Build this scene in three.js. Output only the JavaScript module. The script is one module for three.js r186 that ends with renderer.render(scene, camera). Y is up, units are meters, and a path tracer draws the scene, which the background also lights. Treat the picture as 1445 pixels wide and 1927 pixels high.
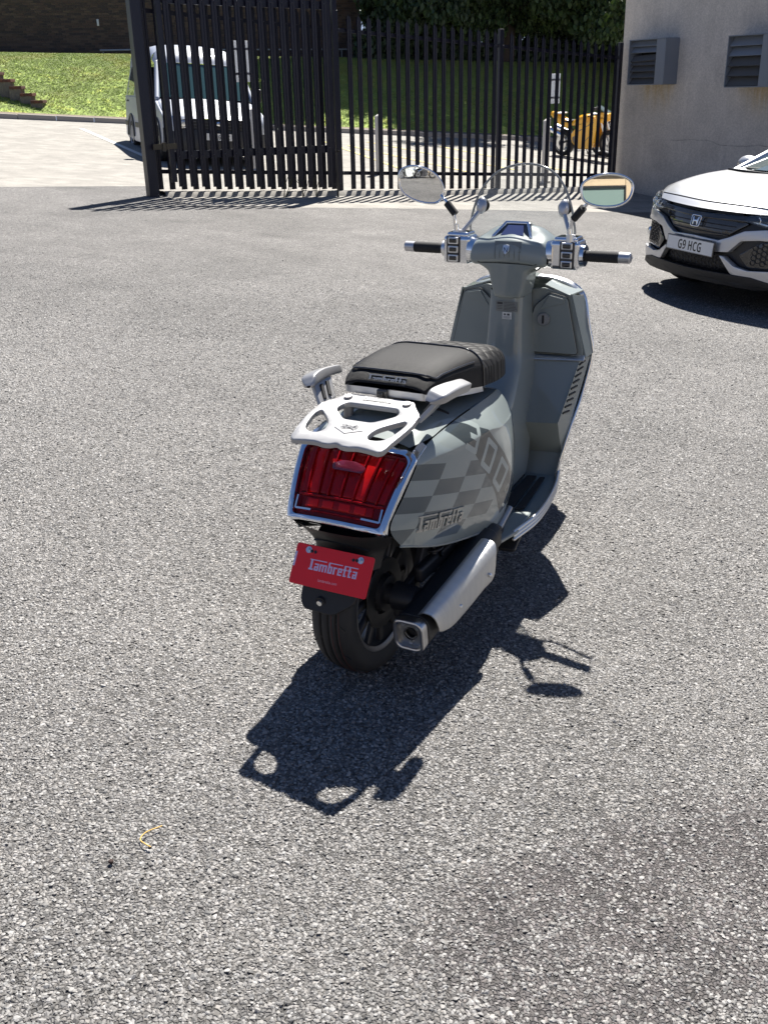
import * as THREE from 'three';
import { RoundedBoxGeometry } from 'three/addons/geometries/RoundedBoxGeometry.js';
import { mergeGeometries, mergeVertices, toCreasedNormals } from 'three/addons/utils/BufferGeometryUtils.js';
import { TessellateModifier } from 'three/addons/modifiers/TessellateModifier.js';
import { FontLoader } from 'three/addons/loaders/FontLoader.js';
import { TextGeometry } from 'three/addons/geometries/TextGeometry.js';

// ---------------------------------------------------------------- camera, sky, sun, exposure
const scene = new THREE.Scene();
const camera = new THREE.PerspectiveCamera(54.26, 767 / 1024, 0.05, 600);
camera.position.set(0, 1.515, 0);
camera.rotation.set(THREE.MathUtils.degToRad(-23), 0, THREE.MathUtils.degToRad(-1.3));
const renderer = new THREE.WebGLRenderer({ antialias: true });
renderer.toneMapping = THREE.LinearToneMapping;
renderer.toneMappingExposure = 2.5;
renderer.shadowMap.enabled = true;
const SUN = new THREE.Vector3(0.19, 1, -0.65).normalize();
// clear summer sky: deep blue overhead, paler towards the horizon, a soft aureole about the sun
{
  const W = 512, H = 256, d = new Float32Array(W * H * 4), v = new THREE.Vector3();
  for (let y = 0; y < H; y++) for (let x = 0; x < W; x++) {
    const up = ((y + 0.5) / H - 0.5) * Math.PI, az = ((x + 0.5) / W - 0.5) * 2 * Math.PI; v.set(Math.cos(az) * Math.cos(up), Math.sin(up), Math.sin(az) * Math.cos(up));
    const h = Math.max(0, v.y), k = Math.pow(1 - h, 3.2), c = Math.max(0, v.dot(SUN)), au = 0.1 * Math.pow(c, 12) + 0.35 * Math.pow(c, 90);
    const g = 0.86, i = (y * W + x) * 4;
    d[i] = g * (0.027 + 0.19 * k + au); d[i + 1] = g * (0.058 + 0.205 * k + au * 0.97); d[i + 2] = g * (0.14 + 0.22 * k + au * 0.9); d[i + 3] = 1;
  }
  const t = new THREE.DataTexture(d, W, H, THREE.RGBAFormat, THREE.FloatType); t.mapping = THREE.EquirectangularReflectionMapping; t.magFilter = THREE.LinearFilter; t.minFilter = THREE.LinearFilter; t.needsUpdate = true;
  scene.background = t; scene.environment = t;
}
const sun = new THREE.DirectionalLight(new THREE.Color(1, 0.955, 0.885), 5);
sun.position.copy(SUN).multiplyScalar(60);
sun.target.position.set(0, 0, -8);
sun.position.add(sun.target.position);
sun.castShadow = true;
sun.shadow.mapSize.set(4096, 4096);
Object.assign(sun.shadow.camera, { left: -30, right: 30, top: 40, bottom: -30, near: 1, far: 140 });
sun.name = 'sun';
scene.add(sun, sun.target);

// ---------------------------------------------------------------- helpers
const { degToRad: R } = THREE.MathUtils;
let seed = 7;
const rnd = () => { seed = (seed + 0x6d2b79f5) | 0; let t = Math.imul(seed ^ (seed >>> 15), 1 | seed); t = (t + Math.imul(t ^ (t >>> 7), 61 | t)) ^ t; return ((t ^ (t >>> 14)) >>> 0) / 4294967296; };
const rr = (a, b) => a + (b - a) * rnd();
const V = (x, y, z) => new THREE.Vector3(x, y, z);
const S = (X, Y, Z) => V(X, Y, -Z);              // a vehicle's own axes: X right, Y up, Z forward
const S3 = (a) => S(a[0], a[1], a[2]);
const sm = (a, b, x) => { const t = Math.min(1, Math.max(0, (x - a) / (b - a))); return t * t * (3 - 2 * t); };
const used = {};
const numbered = (n) => { used[n] = (used[n] || 0) + 1; return used[n] === 1 ? n : n + '_' + String(used[n] - 1).padStart(3, '0'); };
function thing(name, label, category, group, parent = scene) {
  const o = new THREE.Group(); o.name = numbered(name); o.userData = { label, category };
  if (group) o.userData.group = group;
  parent.add(o); return o;
}
function add(parent, name, geo, mat, label) {
  const o = new THREE.Mesh(geo, mat); o.name = numbered(name); o.castShadow = o.receiveShadow = true;
  if (label) o.userData.label = label;
  parent.add(o); return o;
}
function tag(o, label, category, group, kind) {
  o.userData.label = label; if (category) o.userData.category = category; if (group) o.userData.group = group; if (kind) o.userData.kind = kind; return o;
}
function J(...gs) {
  const list = gs.flat(4).map((g) => { const q = g.index ? g.toNonIndexed() : g.clone(); for (const k of Object.keys(q.attributes)) if (!['position', 'normal', 'uv'].includes(k)) q.deleteAttribute(k); if (!q.attributes.uv) q.setAttribute('uv', new THREE.BufferAttribute(new Float32Array(q.attributes.position.count * 2), 2)); q.clearGroups(); return q; });
  return mergeGeometries(list);
}
const rbox = (w, h, d, x = 0, y = 0, z = 0, r = 0.01, seg = 2) => new RoundedBoxGeometry(w, h, d, seg, Math.min(r, w / 2.01, h / 2.01, d / 2.01)).translate(x, y, z);
const box = (w, h, d, x = 0, y = 0, z = 0) => new THREE.BoxGeometry(w, h, d).translate(x, y, z);
function cyl(a, b, r0, r1 = r0, seg = 20, open = false) {
  const d = b.clone().sub(a), g = new THREE.CylinderGeometry(r1, r0, d.length(), seg, 1, open);
  g.applyQuaternion(new THREE.Quaternion().setFromUnitVectors(V(0, 1, 0), d.clone().normalize()));
  const m = a.clone().add(b).multiplyScalar(0.5); return g.translate(m.x, m.y, m.z);
}
const ball = (p, r, s = 16) => new THREE.SphereGeometry(r, s, s / 2 + 2).translate(p.x, p.y, p.z);
function rod(pts, r, seg = 24, rad = 10, closed = false) {
  const c = new THREE.CatmullRomCurve3(pts, closed, 'centripetal'), g = new THREE.TubeGeometry(c, seg, r, rad, closed);
  return closed ? g : J(g, ball(pts[0], r, rad), ball(pts[pts.length - 1], r, rad));
}
function mirX(g) {
  const q = (g.index ? g.toNonIndexed() : g.clone()); q.scale(-1, 1, 1);
  for (const k of Object.keys(q.attributes)) { const a = q.attributes[k], n = a.itemSize; for (let i = 0; i < a.count; i += 3) for (let c = 0; c < n; c++) { const t = a.array[(i + 1) * n + c]; a.array[(i + 1) * n + c] = a.array[(i + 2) * n + c]; a.array[(i + 2) * n + c] = t; } }
  return q;
}
function grid(fn, nu, nv, uvf) {
  const p = [], uv = [], idx = [];
  for (let j = 0; j <= nv; j++) for (let i = 0; i <= nu; i++) { const q = fn(i / nu, j / nv); p.push(q.x, q.y, q.z); const t = uvf ? uvf(q, i / nu, j / nv) : [i / nu, j / nv]; uv.push(t[0], t[1]); }
  for (let j = 0; j < nv; j++) for (let i = 0; i < nu; i++) { const a = j * (nu + 1) + i, b = a + 1, c = a + nu + 1, d = c + 1; idx.push(a, b, d, a, d, c); }
  const g = new THREE.BufferGeometry(); g.setAttribute('position', new THREE.Float32BufferAttribute(p, 3)); g.setAttribute('uv', new THREE.Float32BufferAttribute(uv, 2)); g.setIndex(idx); g.computeVertexNormals(); return g;
}
const cr = (p0, p1, p2, p3, t) => { const a = 2 * p1, b = p2 - p0, c = 2 * p0 - 5 * p1 + 4 * p2 - p3, d = -p0 + 3 * p1 - 3 * p2 + p3; return 0.5 * (a + b * t + c * t * t + d * t * t * t); };
function spl(arr, t) {                            // Catmull-Rom through an array of number arrays
  const n = arr.length - 1, f = Math.min(Math.max(t, 0), 1) * n, i = Math.min(Math.floor(f), n - 1), u = f - i, g = (k) => arr[Math.min(Math.max(k, 0), n)];
  return arr[0].map((_, c) => cr(g(i - 1)[c], g(i)[c], g(i + 1)[c], g(i + 2)[c], u));
}
const net = (rows, u, v) => spl(rows.map((r) => spl(r, u)), v);   // bicubic net: rows along v, points along u
const loft = (rows, nu, nv, map = S3, uvf) => grid((u, v) => map(net(rows, u, v)), nu, nv, uvf);
const shape2 = (pts, holes = []) => { const s = new THREE.Shape(pts.map((p) => new THREE.Vector2(p[0], p[1]))); for (const h of holes) s.holes.push(new THREE.Path(h.map((p) => new THREE.Vector2(p[0], p[1])))); return s; };
function rounded(pts, r, n = 5) {                 // rounds the corners of a polygon
  const out = [], N = pts.length;
  pts.forEach((p, i) => {
    const a = pts[(i + N - 1) % N], b = pts[(i + 1) % N], da = Math.hypot(a[0] - p[0], a[1] - p[1]), db = Math.hypot(b[0] - p[0], b[1] - p[1]), q = Math.min(r, da * 0.48, db * 0.48);
    const s = [p[0] + ((a[0] - p[0]) * q) / da, p[1] + ((a[1] - p[1]) * q) / da], e = [p[0] + ((b[0] - p[0]) * q) / db, p[1] + ((b[1] - p[1]) * q) / db];
    for (let k = 0; k <= n; k++) { const t = k / n, m = 1 - t; out.push([m * m * s[0] + 2 * m * t * p[0] + t * t * e[0], m * m * s[1] + 2 * m * t * p[1] + t * t * e[1]]); }
  });
  return out;
}
const smoothLoop = (pts, n = 60) => new THREE.CatmullRomCurve3(pts.map((p) => V(p[0], p[1], p[2] || 0)), true, 'centripetal').getPoints(n).slice(0, -1).map((p) => [p.x, p.y, p.z]);
const ext = (pts, depth, bevel = 0.003, holes = [], bs = 2) => new THREE.ExtrudeGeometry(shape2(pts, holes), { depth: Math.max(1e-4, depth - 2 * bevel), bevelEnabled: bevel > 0, bevelThickness: bevel, bevelSize: bevel, bevelOffset: -bevel, bevelSegments: bs, curveSegments: 12 }).translate(0, 0, bevel);
// a plate with thickness t on a traced outline of 3D points (nearly planar), growing along the outline's normal, rounded corners r
function slab(P, t, { r = 0, bevel = 0.002, holes = [], flip = false } = {}) {
  const o = P.reduce((a, p) => a.add(p), V(0, 0, 0)).multiplyScalar(1 / P.length), n = V(0, 0, 0);
  P.forEach((p, i) => { const q = P[(i + 1) % P.length]; n.add(p.clone().sub(o).cross(q.clone().sub(o))); });
  n.normalize(); if (flip) n.negate();
  const ex = P[1].clone().sub(P[0]); ex.addScaledVector(n, -ex.dot(n)).normalize(); const ey = n.clone().cross(ex);
  const to2 = (p) => { const d = p.clone().sub(o); return [d.dot(ex), d.dot(ey)]; };
  let pts = P.map(to2); if (r) pts = rounded(pts, r);
  const g = ext(pts, t, bevel, holes.map((h) => (r ? rounded(h.map(to2), r) : h.map(to2))));
  const m = new THREE.Matrix4().makeBasis(ex, ey, n).setPosition(o); g.applyMatrix4(m); return g;
}
function tess(g, len, it = 6) { const q = g.index ? g.toNonIndexed() : g; return new TessellateModifier(len, it).modify(q); }
function warp(g, f, crease = 0.6) {               // moves every vertex by f and recomputes normals, keeping hard edges
  const p = g.attributes.position, v = V(0, 0, 0);
  for (let i = 0; i < p.count; i++) { v.fromBufferAttribute(p, i); f(v); p.setXYZ(i, v.x, v.y, v.z); }
  g.deleteAttribute('normal'); const q = mergeVertices(g, 1e-5); return toCreasedNormals(q, crease);
}
function lathe(pts, seg = 48) { return new THREE.LatheGeometry(pts.map((p) => new THREE.Vector2(p[0], p[1])), seg); }   // about y
const wheelAxis = (g) => g.rotateZ(-Math.PI / 2);  // lathe axis y becomes x
function hash(x, y) { let h = (x * 374761393 + y * 668265263) | 0; h = Math.imul(h ^ (h >>> 13), 1274126177); return ((h ^ (h >>> 16)) >>> 0) / 4294967296; }
function vnoise(x, y, per) { const i = Math.floor(x), j = Math.floor(y), u = x - i, v = y - j, w = (t) => t * t * (3 - 2 * t), m = (k) => (per ? ((k % per) + per) % per : k); const a = hash(m(i), m(j)), b = hash(m(i + 1), m(j)), c = hash(m(i), m(j + 1)), d = hash(m(i + 1), m(j + 1)); return a + (b - a) * w(u) + (c - a) * w(v) + (a - b - c + d) * w(u) * w(v); }
const fbm = (x, y, o = 4, per = 0) => { let s = 0, a = 0.5, n = 0; for (let k = 0; k < o; k++) { s += a * vnoise(x, y, per); n += a; a *= 0.5; x = x * 2 + 0; y = y * 2 + 0; per *= 2; } return s / n; };
function tex(n, f, { srgb = true, rep = [1, 1], m = n } = {}) {
  const d = new Uint8Array(n * m * 4);
  for (let y = 0; y < m; y++) for (let x = 0; x < n; x++) { const c = f(x / n, y / m, x, y), k = (y * n + x) * 4; if (typeof c === 'number') d[k] = d[k + 1] = d[k + 2] = Math.max(0, Math.min(255, c * 255)); else for (let i = 0; i < 3; i++) d[k + i] = Math.max(0, Math.min(255, c[i] * 255)); d[k + 3] = 255; }
  const t = new THREE.DataTexture(d, n, m); t.wrapS = t.wrapT = THREE.RepeatWrapping; t.magFilter = THREE.LinearFilter; t.minFilter = THREE.LinearMipmapLinearFilter; t.generateMipmaps = true; t.repeat.set(...rep); if (srgb) t.colorSpace = THREE.SRGBColorSpace; t.needsUpdate = true; return t;
}
const canvasTex = (w, h, draw) => { const c = document.createElement('canvas'); c.width = w; c.height = h; draw(c.getContext('2d'), w, h); const t = new THREE.CanvasTexture(c); t.colorSpace = THREE.SRGBColorSpace; t.anisotropy = 8; return t; };
const M = (color, roughness = 0.5, metalness = 0, o = {}) => new THREE.MeshPhysicalMaterial({ color: new THREE.Color().setRGB(...color), roughness, metalness, ...o });

// lettering: the badge word in block letters, 45.5 units wide and 9 high
const A_ = (x) => [[x, 4.8, x + 4, 6], [x + 2.5, 0, x + 4, 6], [x, 0, x + 4, 1.2], [x, 0, x + 1.5, 3.6], [x, 2.5, x + 4, 3.6]], T_ = (x) => [[x + 1, 0, x + 2.6, 9], [x, 4.8, x + 3.6, 6], [x + 1, 0, x + 3.8, 1.2]];
const WORD = [[1, 0, 3, 9], [0, 8.2, 16, 9], [0, 0, 4.4, 1.4], ...A_(5.2), [10, 0, 11.6, 6], [12.7, 0, 14.2, 6], [15.4, 0, 16.9, 6], [10, 4.8, 16.9, 6], [18, 0, 19.6, 9], [18, 4.8, 22.1, 6], [20.6, 0, 22.1, 6], [18, 0, 22.1, 1.2], [18, 8.2, 31, 9], [23, 0, 24.6, 6], [23, 4.8, 26.5, 6], [27.3, 0, 28.8, 6], [27.3, 4.8, 31.3, 6], [29.9, 2.5, 31.3, 6], [27.3, 2.5, 31.3, 3.6], [27.3, 0, 31.3, 1.2], ...T_(31.8), ...T_(36.2), [33, 8.2, 45.5, 9], ...A_(41.2)];
const wordGeo = (width, t) => { const k = width / 45.5; return J(WORD.map(([a, b, c, d]) => box((c - a) * k, (d - b) * k, t, ((a + c) / 2 - 22.75) * k, ((b + d) / 2 - 4.5) * k, t / 2 + b * 1e-6 + a * 2e-6))); };
const wordDraw = (g, x, y, w) => { const k = w / 45.5; for (const [a, b, c, d] of WORD) g.fillRect(x + a * k, y - d * k, (c - a) * k, (d - b) * k); };
// places a flat geometry (in its own x right, y up, z out) on a traced spot
function place(g, at, right, up) { const ex = right.clone().normalize(), n = ex.clone().cross(up).normalize(), ey = n.clone().cross(ex); return g.applyMatrix4(new THREE.Matrix4().makeBasis(ex, ey, n).setPosition(at)); }
// ---------------------------------------------------------------- ground height: the yard falls to the right, the lane beyond the fence rises a little
const gnd = (x, z) => -0.08 * Math.min(9, Math.max(-14, x)) + 0.028 * Math.max(0, -17 - z) - 0.022 * Math.min(5, Math.max(0, z + 4));
const TILT = Math.atan(-0.08);

// ---------------------------------------------------------------- materials
const speck = tex(256, (u, v, x, y) => 0.5 + 0.5 * (hash(x, y) - 0.5), { srgb: false, rep: [8, 8] });
const mats = {
  chrome: M([0.78, 0.8, 0.84], 0.07, 1), satin: M([0.72, 0.73, 0.74], 0.34, 1), silverPaint: M([0.38, 0.38, 0.385], 0.36, 0.6), castMetal: M([0.3, 0.3, 0.31], 0.5, 0.8),
  black: M([0.012, 0.012, 0.013], 0.5), blackGloss: M([0.008, 0.008, 0.01], 0.12, 0, { clearcoat: 1, clearcoatRoughness: 0.05 }), rubber: M([0.016, 0.016, 0.017], 0.8), engine: M([0.03, 0.03, 0.032], 0.55, 0.3),
  body: M([0.225, 0.255, 0.25], 0.45, 0, { clearcoat: 1, clearcoatRoughness: 0.02, specularIntensity: 0.25 }),
  bodyDark: M([0.13, 0.145, 0.14], 0.4, 0, { clearcoat: 0.8, clearcoatRoughness: 0.12 }),
  mirror: M([0.86, 0.88, 0.88], 0.015, 1),
  clear: M([0.96, 0.98, 0.985], 0.02, 0, { transmission: 1, thickness: 0, ior: 1.5 }), screen: M([0.93, 0.95, 0.96], 0.03, 0, { transmission: 0.93, thickness: 0, ior: 1.55 }),
  carGlass: M([0.1, 0.13, 0.13], 0.03, 0, { clearcoat: 1, clearcoatRoughness: 0.02 }),
  white: M([0.75, 0.75, 0.75], 0.5), fence: M([0.008, 0.008, 0.019], 0.4), yellow: M([0.82, 0.42, 0.012], 0.3, 0, { clearcoat: 1, clearcoatRoughness: 0.08 }),
  alloy: M([0.5, 0.5, 0.52], 0.35, 0.8), silverCar: M([0.55, 0.56, 0.58], 0.32, 0.55, { clearcoat: 1, clearcoatRoughness: 0.04 }),
};
mats.tyre = M([0.018, 0.018, 0.019], 0.72, 0, { bumpMap: tex(256, (u, v, x, y) => (((x + y * 2) % 64) < 7 || ((y * 2 - x + 640) % 64) < 5 ? 0 : 1), { srgb: false, rep: [40, 6] }), bumpScale: 0.0 });
mats.plain = mats.black;

// asphalt: crushed stone chips in dark binder, one cell per chip
const CH = (() => {
  const N = 2048, C = 170, px = new Float32Array(C * C), py = new Float32Array(C * C);
  for (let i = 0; i < C * C; i++) { px[i] = 0.08 + 0.84 * hash(i, 11); py[i] = 0.08 + 0.84 * hash(i, 23); }
  const col = new Uint8Array(N * N * 4), hgt = new Uint8Array(N * N * 4);
  for (let y = 0; y < N; y++) for (let x = 0; x < N; x++) {
    const wx = 0.28 * (vnoise(x / 9, y / 9, 0) - 0.5), wy = 0.28 * (vnoise(x / 9 + 400, y / 9 + 90, 0) - 0.5);
    const edge = Math.min(x, y, N - x, N - y) / 40, k0 = Math.min(1, edge), u = (x / N) * C + wx * k0, v = (y / N) * C + wy * k0, iu = Math.floor(u), iv = Math.floor(v);
    let d1 = 9, d2 = 9, id = 0, gx = 0, gy = 0;
    for (let b = -1; b <= 1; b++) for (let a = -1; a <= 1; a++) {
      const ci = (((iv + b) % C) + C) % C * C + (((iu + a) % C) + C) % C, sz = 0.75 + 0.6 * hash(ci, 5), dx = iu + a + px[ci] - u, dy = iv + b + py[ci] - v, an = hash(ci, 13) * 3.1416, cs = Math.cos(an), sn = Math.sin(an), as = 1 + 0.7 * hash(ci, 17), ex = (dx * cs + dy * sn) / as, ey = (dy * cs - dx * sn) * Math.sqrt(as), d = (Math.max(Math.abs(ex), Math.abs(ey)) * 0.45 + Math.hypot(ex, ey) * 0.6) / sz;
      if (d < d1) { d2 = d1; d1 = d; id = ci; gx = dx; gy = dy; } else if (d < d2) d2 = d;
    }
    const e = d2 - d1, h0 = hash(id, 77), up = 0.35 + 0.65 * hash(id, 91), tx = hash(id, 31) - 0.5, ty = hash(id, 37) - 0.5;
    const body = sm(0.06, 0.34, e + 0.1 * (vnoise(x / 3.5, y / 3.5, 0) - 0.5)), grain = vnoise(x / 2.2, y / 2.2, 0);
    const tone = h0 < 0.1 ? 0.28 + 0.12 * hash(id, 3) : h0 < 0.4 ? 0.205 + 0.1 * hash(id, 3) : h0 < 0.9 ? 0.12 + 0.09 * hash(id, 3) : 0.06, warm = hash(id, 61);
    const stone = tone * (0.82 + 0.36 * grain), bind = 0.085 + 0.06 * grain, w = sm(0.05, 0.16, e + 0.09 * (vnoise(x / 2.6, y / 2.6, 0) - 0.5)), cl = 0.8 + 0.4 * (0.5 * vnoise((x / N) * 64, (y / N) * 64, 64) + 0.5 * vnoise((x / N) * 28 + 3, (y / N) * 28, 28)), l = (bind + (stone - bind) * w) * cl;
    const c = [l * (1.01 + 0.05 * warm), l * (0.985 + 0.02 * warm), l * (0.985 - 0.04 * warm)], k = (y * N + x) * 4;
    for (let i = 0; i < 3; i++) col[k + i] = 255 * Math.pow(Math.min(1, Math.max(0, c[i])), 1 / 2.2);
    col[k + 3] = hgt[k + 3] = 255;
    hgt[k] = hgt[k + 1] = hgt[k + 2] = 255 * Math.min(1, Math.max(0, body * up * (0.72 + 0.7 * (gx * tx + gy * ty)) + 0.06 * grain));
  }
  const mk = (d, s) => { const t = new THREE.DataTexture(d, N, N); t.wrapS = t.wrapT = THREE.RepeatWrapping; t.magFilter = THREE.LinearFilter; t.minFilter = THREE.LinearMipmapLinearFilter; t.generateMipmaps = true; if (s) t.colorSpace = THREE.SRGBColorSpace; t.needsUpdate = true; return t; };
  return { map: mk(col, true), bump: mk(hgt, false) };
})();
mats.asphalt = new THREE.MeshStandardMaterial({ map: CH.map, bumpMap: CH.bump, bumpScale: 0.008, roughness: 0.75, vertexColors: true });
const concTex = tex(1024, (u, v, x, y) => { const a = fbm(u * 12, v * 12, 5, 12), g = hash(x, y), h = vnoise(x / 3, y / 3), l = 0.52 + 0.14 * (a - 0.5) + 0.13 * (g - 0.5) + 0.1 * (h - 0.5); return [l * 1.01, l * 0.985, l * 0.94]; });
mats.lane = new THREE.MeshStandardMaterial({ map: concTex, bumpMap: concTex, bumpScale: 0.004, roughness: 0.9 });
const grassTex = tex(1024, (u, v, x, y) => { const a = fbm(u * 9, v * 9, 4, 9), b = fbm(u * 60, v * 120, 3, 60), g = hash(x, y), k = 0.62 + 0.3 * (a - 0.5) + 0.4 * (b - 0.5) + 0.25 * (g - 0.5), dry = sm(0.6, 0.8, a); return [k * (0.8 + 0.1 * dry), k * (0.92 + 0.02 * dry), k * 0.43]; });
mats.lawn = new THREE.MeshStandardMaterial({ map: grassTex, bumpMap: grassTex, bumpScale: 0.015, roughness: 0.95 });
const renderTex = tex(1024, (u, v, x, y) => { const a = fbm(u * 6, v * 6, 5, 6), st = fbm(u * 40, v * 5, 3, 5), g = hash(x, y), h = vnoise(x / 4, y / 4), l = 0.66 + 0.09 * (a - 0.5) + 0.05 * (st - 0.5) + 0.08 * (g - 0.5) + 0.09 * (h - 0.5); return [l * 1.05, l * 0.98, l * 0.9]; });
mats.render = new THREE.MeshStandardMaterial({ map: renderTex, bumpMap: renderTex, bumpScale: 0.012, roughness: 0.95 });
// ---------------------------------------------------------------- ground sheets
const KA = [-9.35, -26.85], KB = [4.98, -30.81];                       // the kerb line of the lawn
const kerbZ = (x) => KA[1] + ((x - KA[0]) / (KB[0] - KA[0])) * (KB[1] - KA[1]);
const uvm = (s) => (q) => [q.x / s, -q.z / s];
const lerp = (a, b, t) => a + (b - a) * t;
{
  const g = grid((u, v) => { const x = lerp(-70, 60, u), z = lerp(14, kerbZ(x), v); return V(x, gnd(x, z) - 0.006, z); }, 260, 90, uvm(2.6));
  const o = add(scene, 'lane', g, mats.lane); o.userData = { kind: 'structure', label: 'pale sunlit concrete lane beyond the gate and the fence' };
}
const EDGE = [[-40, 12], [-12, -8.7], [-5.03, -14.03], [-3.2, -15.42], [-2.75, -13.9], [-2.34, -13.31], [-1, -13.75], [0.3, -14.37], [3.79, -15.7], [5.2, -16.6], [6.6, -15.9], [12, -15.9]];
const edgeZ = (x) => { for (let i = 0; i + 1 < EDGE.length; i++) if (x <= EDGE[i + 1][0]) return lerp(EDGE[i][1], EDGE[i + 1][1], (x - EDGE[i][0]) / (EDGE[i + 1][0] - EDGE[i][0])); return EDGE[EDGE.length - 1][1]; };
// an older, worn piece of tarmac towards the lower right, its brown binder showing between the chips
const worn = (x, z) => { const w = 0.22 * (fbm(x * 3.2 + 5, z * 3.2 + 3, 5) - 0.5) * 2, l = Math.hypot((x - 0.56 + 0.35 * (z + 1.62)) / 0.42, (z + 1.62 + 0.2 * (x - 0.5)) / 0.33); return sm(1.15, 0.72, l + 1.6 * w) * (0.75 + 0.25 * sm(0.35, 0.6, fbm(x * 9, z * 9, 3))); };
{
  const NU = 380, NV = 560, g = grid((u, v) => { const x = lerp(-16, 12, u), zb = Math.min(edgeZ(x) + 0.05 * (vnoise(x * 5, 3) - 0.5), 11), z = v < 0.2 ? lerp(zb, -6, v / 0.2) : v < 0.9 ? lerp(-6, -0.6, (v - 0.2) / 0.7) : lerp(-0.6, 12, (v - 0.9) / 0.1); return V(x, gnd(x, z), z); }, NU, NV, uvm(1.55));
  const p = g.attributes.position, c = new Float32Array(p.count * 3);
  for (let i = 0; i < p.count; i++) {
    const x = p.getX(i), z = p.getZ(i);
    let k = 0.76 + 0.36 * (fbm(x * 0.55 + 9, z * 0.55 + 4, 4) - 0.5) + 0.35 * (fbm(x * 3.1 + 2, z * 3.1, 3) - 0.5);
    const wn = worn(x, z); k *= 1 - 0.52 * wn;
    const stain = sm(0.56, 0.72, fbm(x * 0.9 + 31, z * 0.9 + 17, 4)); k *= 1 - 0.2 * stain;
    c[i * 3] = k * (1 + 0.04 * wn); c[i * 3 + 1] = k * (0.995 - 0.03 * wn); c[i * 3 + 2] = k * 0.99;
  }
  g.setAttribute('color', new THREE.BufferAttribute(c, 3));
  const o = add(scene, 'asphalt_yard', g, mats.asphalt); o.userData = { kind: 'structure', label: 'coarse grey asphalt of the yard under the scooter' };
}
{ // loose-bedded stone chips stand proud of the binder in the near part of the yard
  const kinds = [0, 1, 2].map((k) => { const g = new THREE.IcosahedronGeometry(1, 0), p = g.attributes.position, v = V(0, 0, 0); for (let i = 0; i < p.count; i++) { v.fromBufferAttribute(p, i); const h = hash(Math.round(v.x * 50) + k * 97, Math.round(v.y * 50) * 7 + Math.round(v.z * 50) * 13); v.multiplyScalar(0.72 + 0.5 * h); p.setXYZ(i, v.x, v.y * 0.62, v.z * (0.75 + 0.1 * k)); } g.computeVertexNormals(); return g; });
  const N = 92000, mat = M([1, 1, 1], 0.62, 0), m = new THREE.Matrix4(), q = new THREE.Quaternion(), e = new THREE.Euler(), c = new THREE.Color();
  kinds.forEach((g) => {
    const im = new THREE.InstancedMesh(g, mat, N); let n = 0;
    while (n < N) {
      const z = -(1.0 + 8.8 * Math.pow(rnd(), 0.85)), w = 0.44 * (Math.abs(z) + 0.55), x = rr(-w, w) ; if (rnd() < sm(-5.6, -9.8, z) || rnd() < 0.5 * worn(x, z)) continue;
      const r = rr(0.003, 0.0062) * (rnd() < 0.15 ? 1.35 : 1); e.set(rr(-0.5, 0.5), rr(0, 6.3), rr(-0.5, 0.5)); q.setFromEuler(e); m.compose(V(x, gnd(x, z) - r * rr(-0.1, 0.26), z), q, V(r * rr(0.8, 1.3), r * rr(0.7, 1.0), r)); im.setMatrixAt(n, m);
      const t = rnd(), l = (t < 0.1 ? rr(0.24, 0.33) : t < 0.45 ? rr(0.18, 0.28) : t < 0.9 ? rr(0.11, 0.2) : rr(0.06, 0.1)) * (1.02 + 0.36 * (fbm(x * 0.55 + 9, z * 0.55 + 4, 4) - 0.5)), wm = rnd(); im.setColorAt(n, c.setRGB(l * (1.01 + 0.04 * wm), l, l * (0.985 - 0.04 * wm))); n++;
    }
    im.name = numbered('stone_chips'); im.castShadow = im.receiveShadow = true; im.userData = { kind: 'stuff', label: 'small crushed stone chips bedded in the asphalt' }; scene.add(im);
  });
}
// lawn: a bank that rises from the kerb to a crest, then runs on level to the horizon
const bank = (x, z) => { const kz = kerbZ(x), d = Math.max(0, kz - 0.55 - z), top = 2.42 - 0.028 * Math.min(10, Math.max(-20, x)), b0 = gnd(x, kz) + 0.1, t = Math.min(1, d / 7.2); return b0 + (top - b0) * (1.35 * t - 0.35 * t * t * t) - 0.05 * sm(7, 9.5, d) + 0.05 * (fbm(x * 0.7, z * 0.7, 3) - 0.5) * sm(0, 2, d); };
{
  const g = grid((u, v) => { const x = lerp(-90, 90, u), d = v < 0.75 ? lerp(0.55, 14, v / 0.75) : 14 + Math.pow((v - 0.75) / 0.25, 2) * 260, z = kerbZ(x) - d; return V(x, bank(x, z), z); }, 260, 90, uvm(3.1));
  const o = add(scene, 'lawn', g, mats.lawn); o.userData = { kind: 'structure', label: 'mown grass bank rising from the kerb to the brick building' };
}
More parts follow.
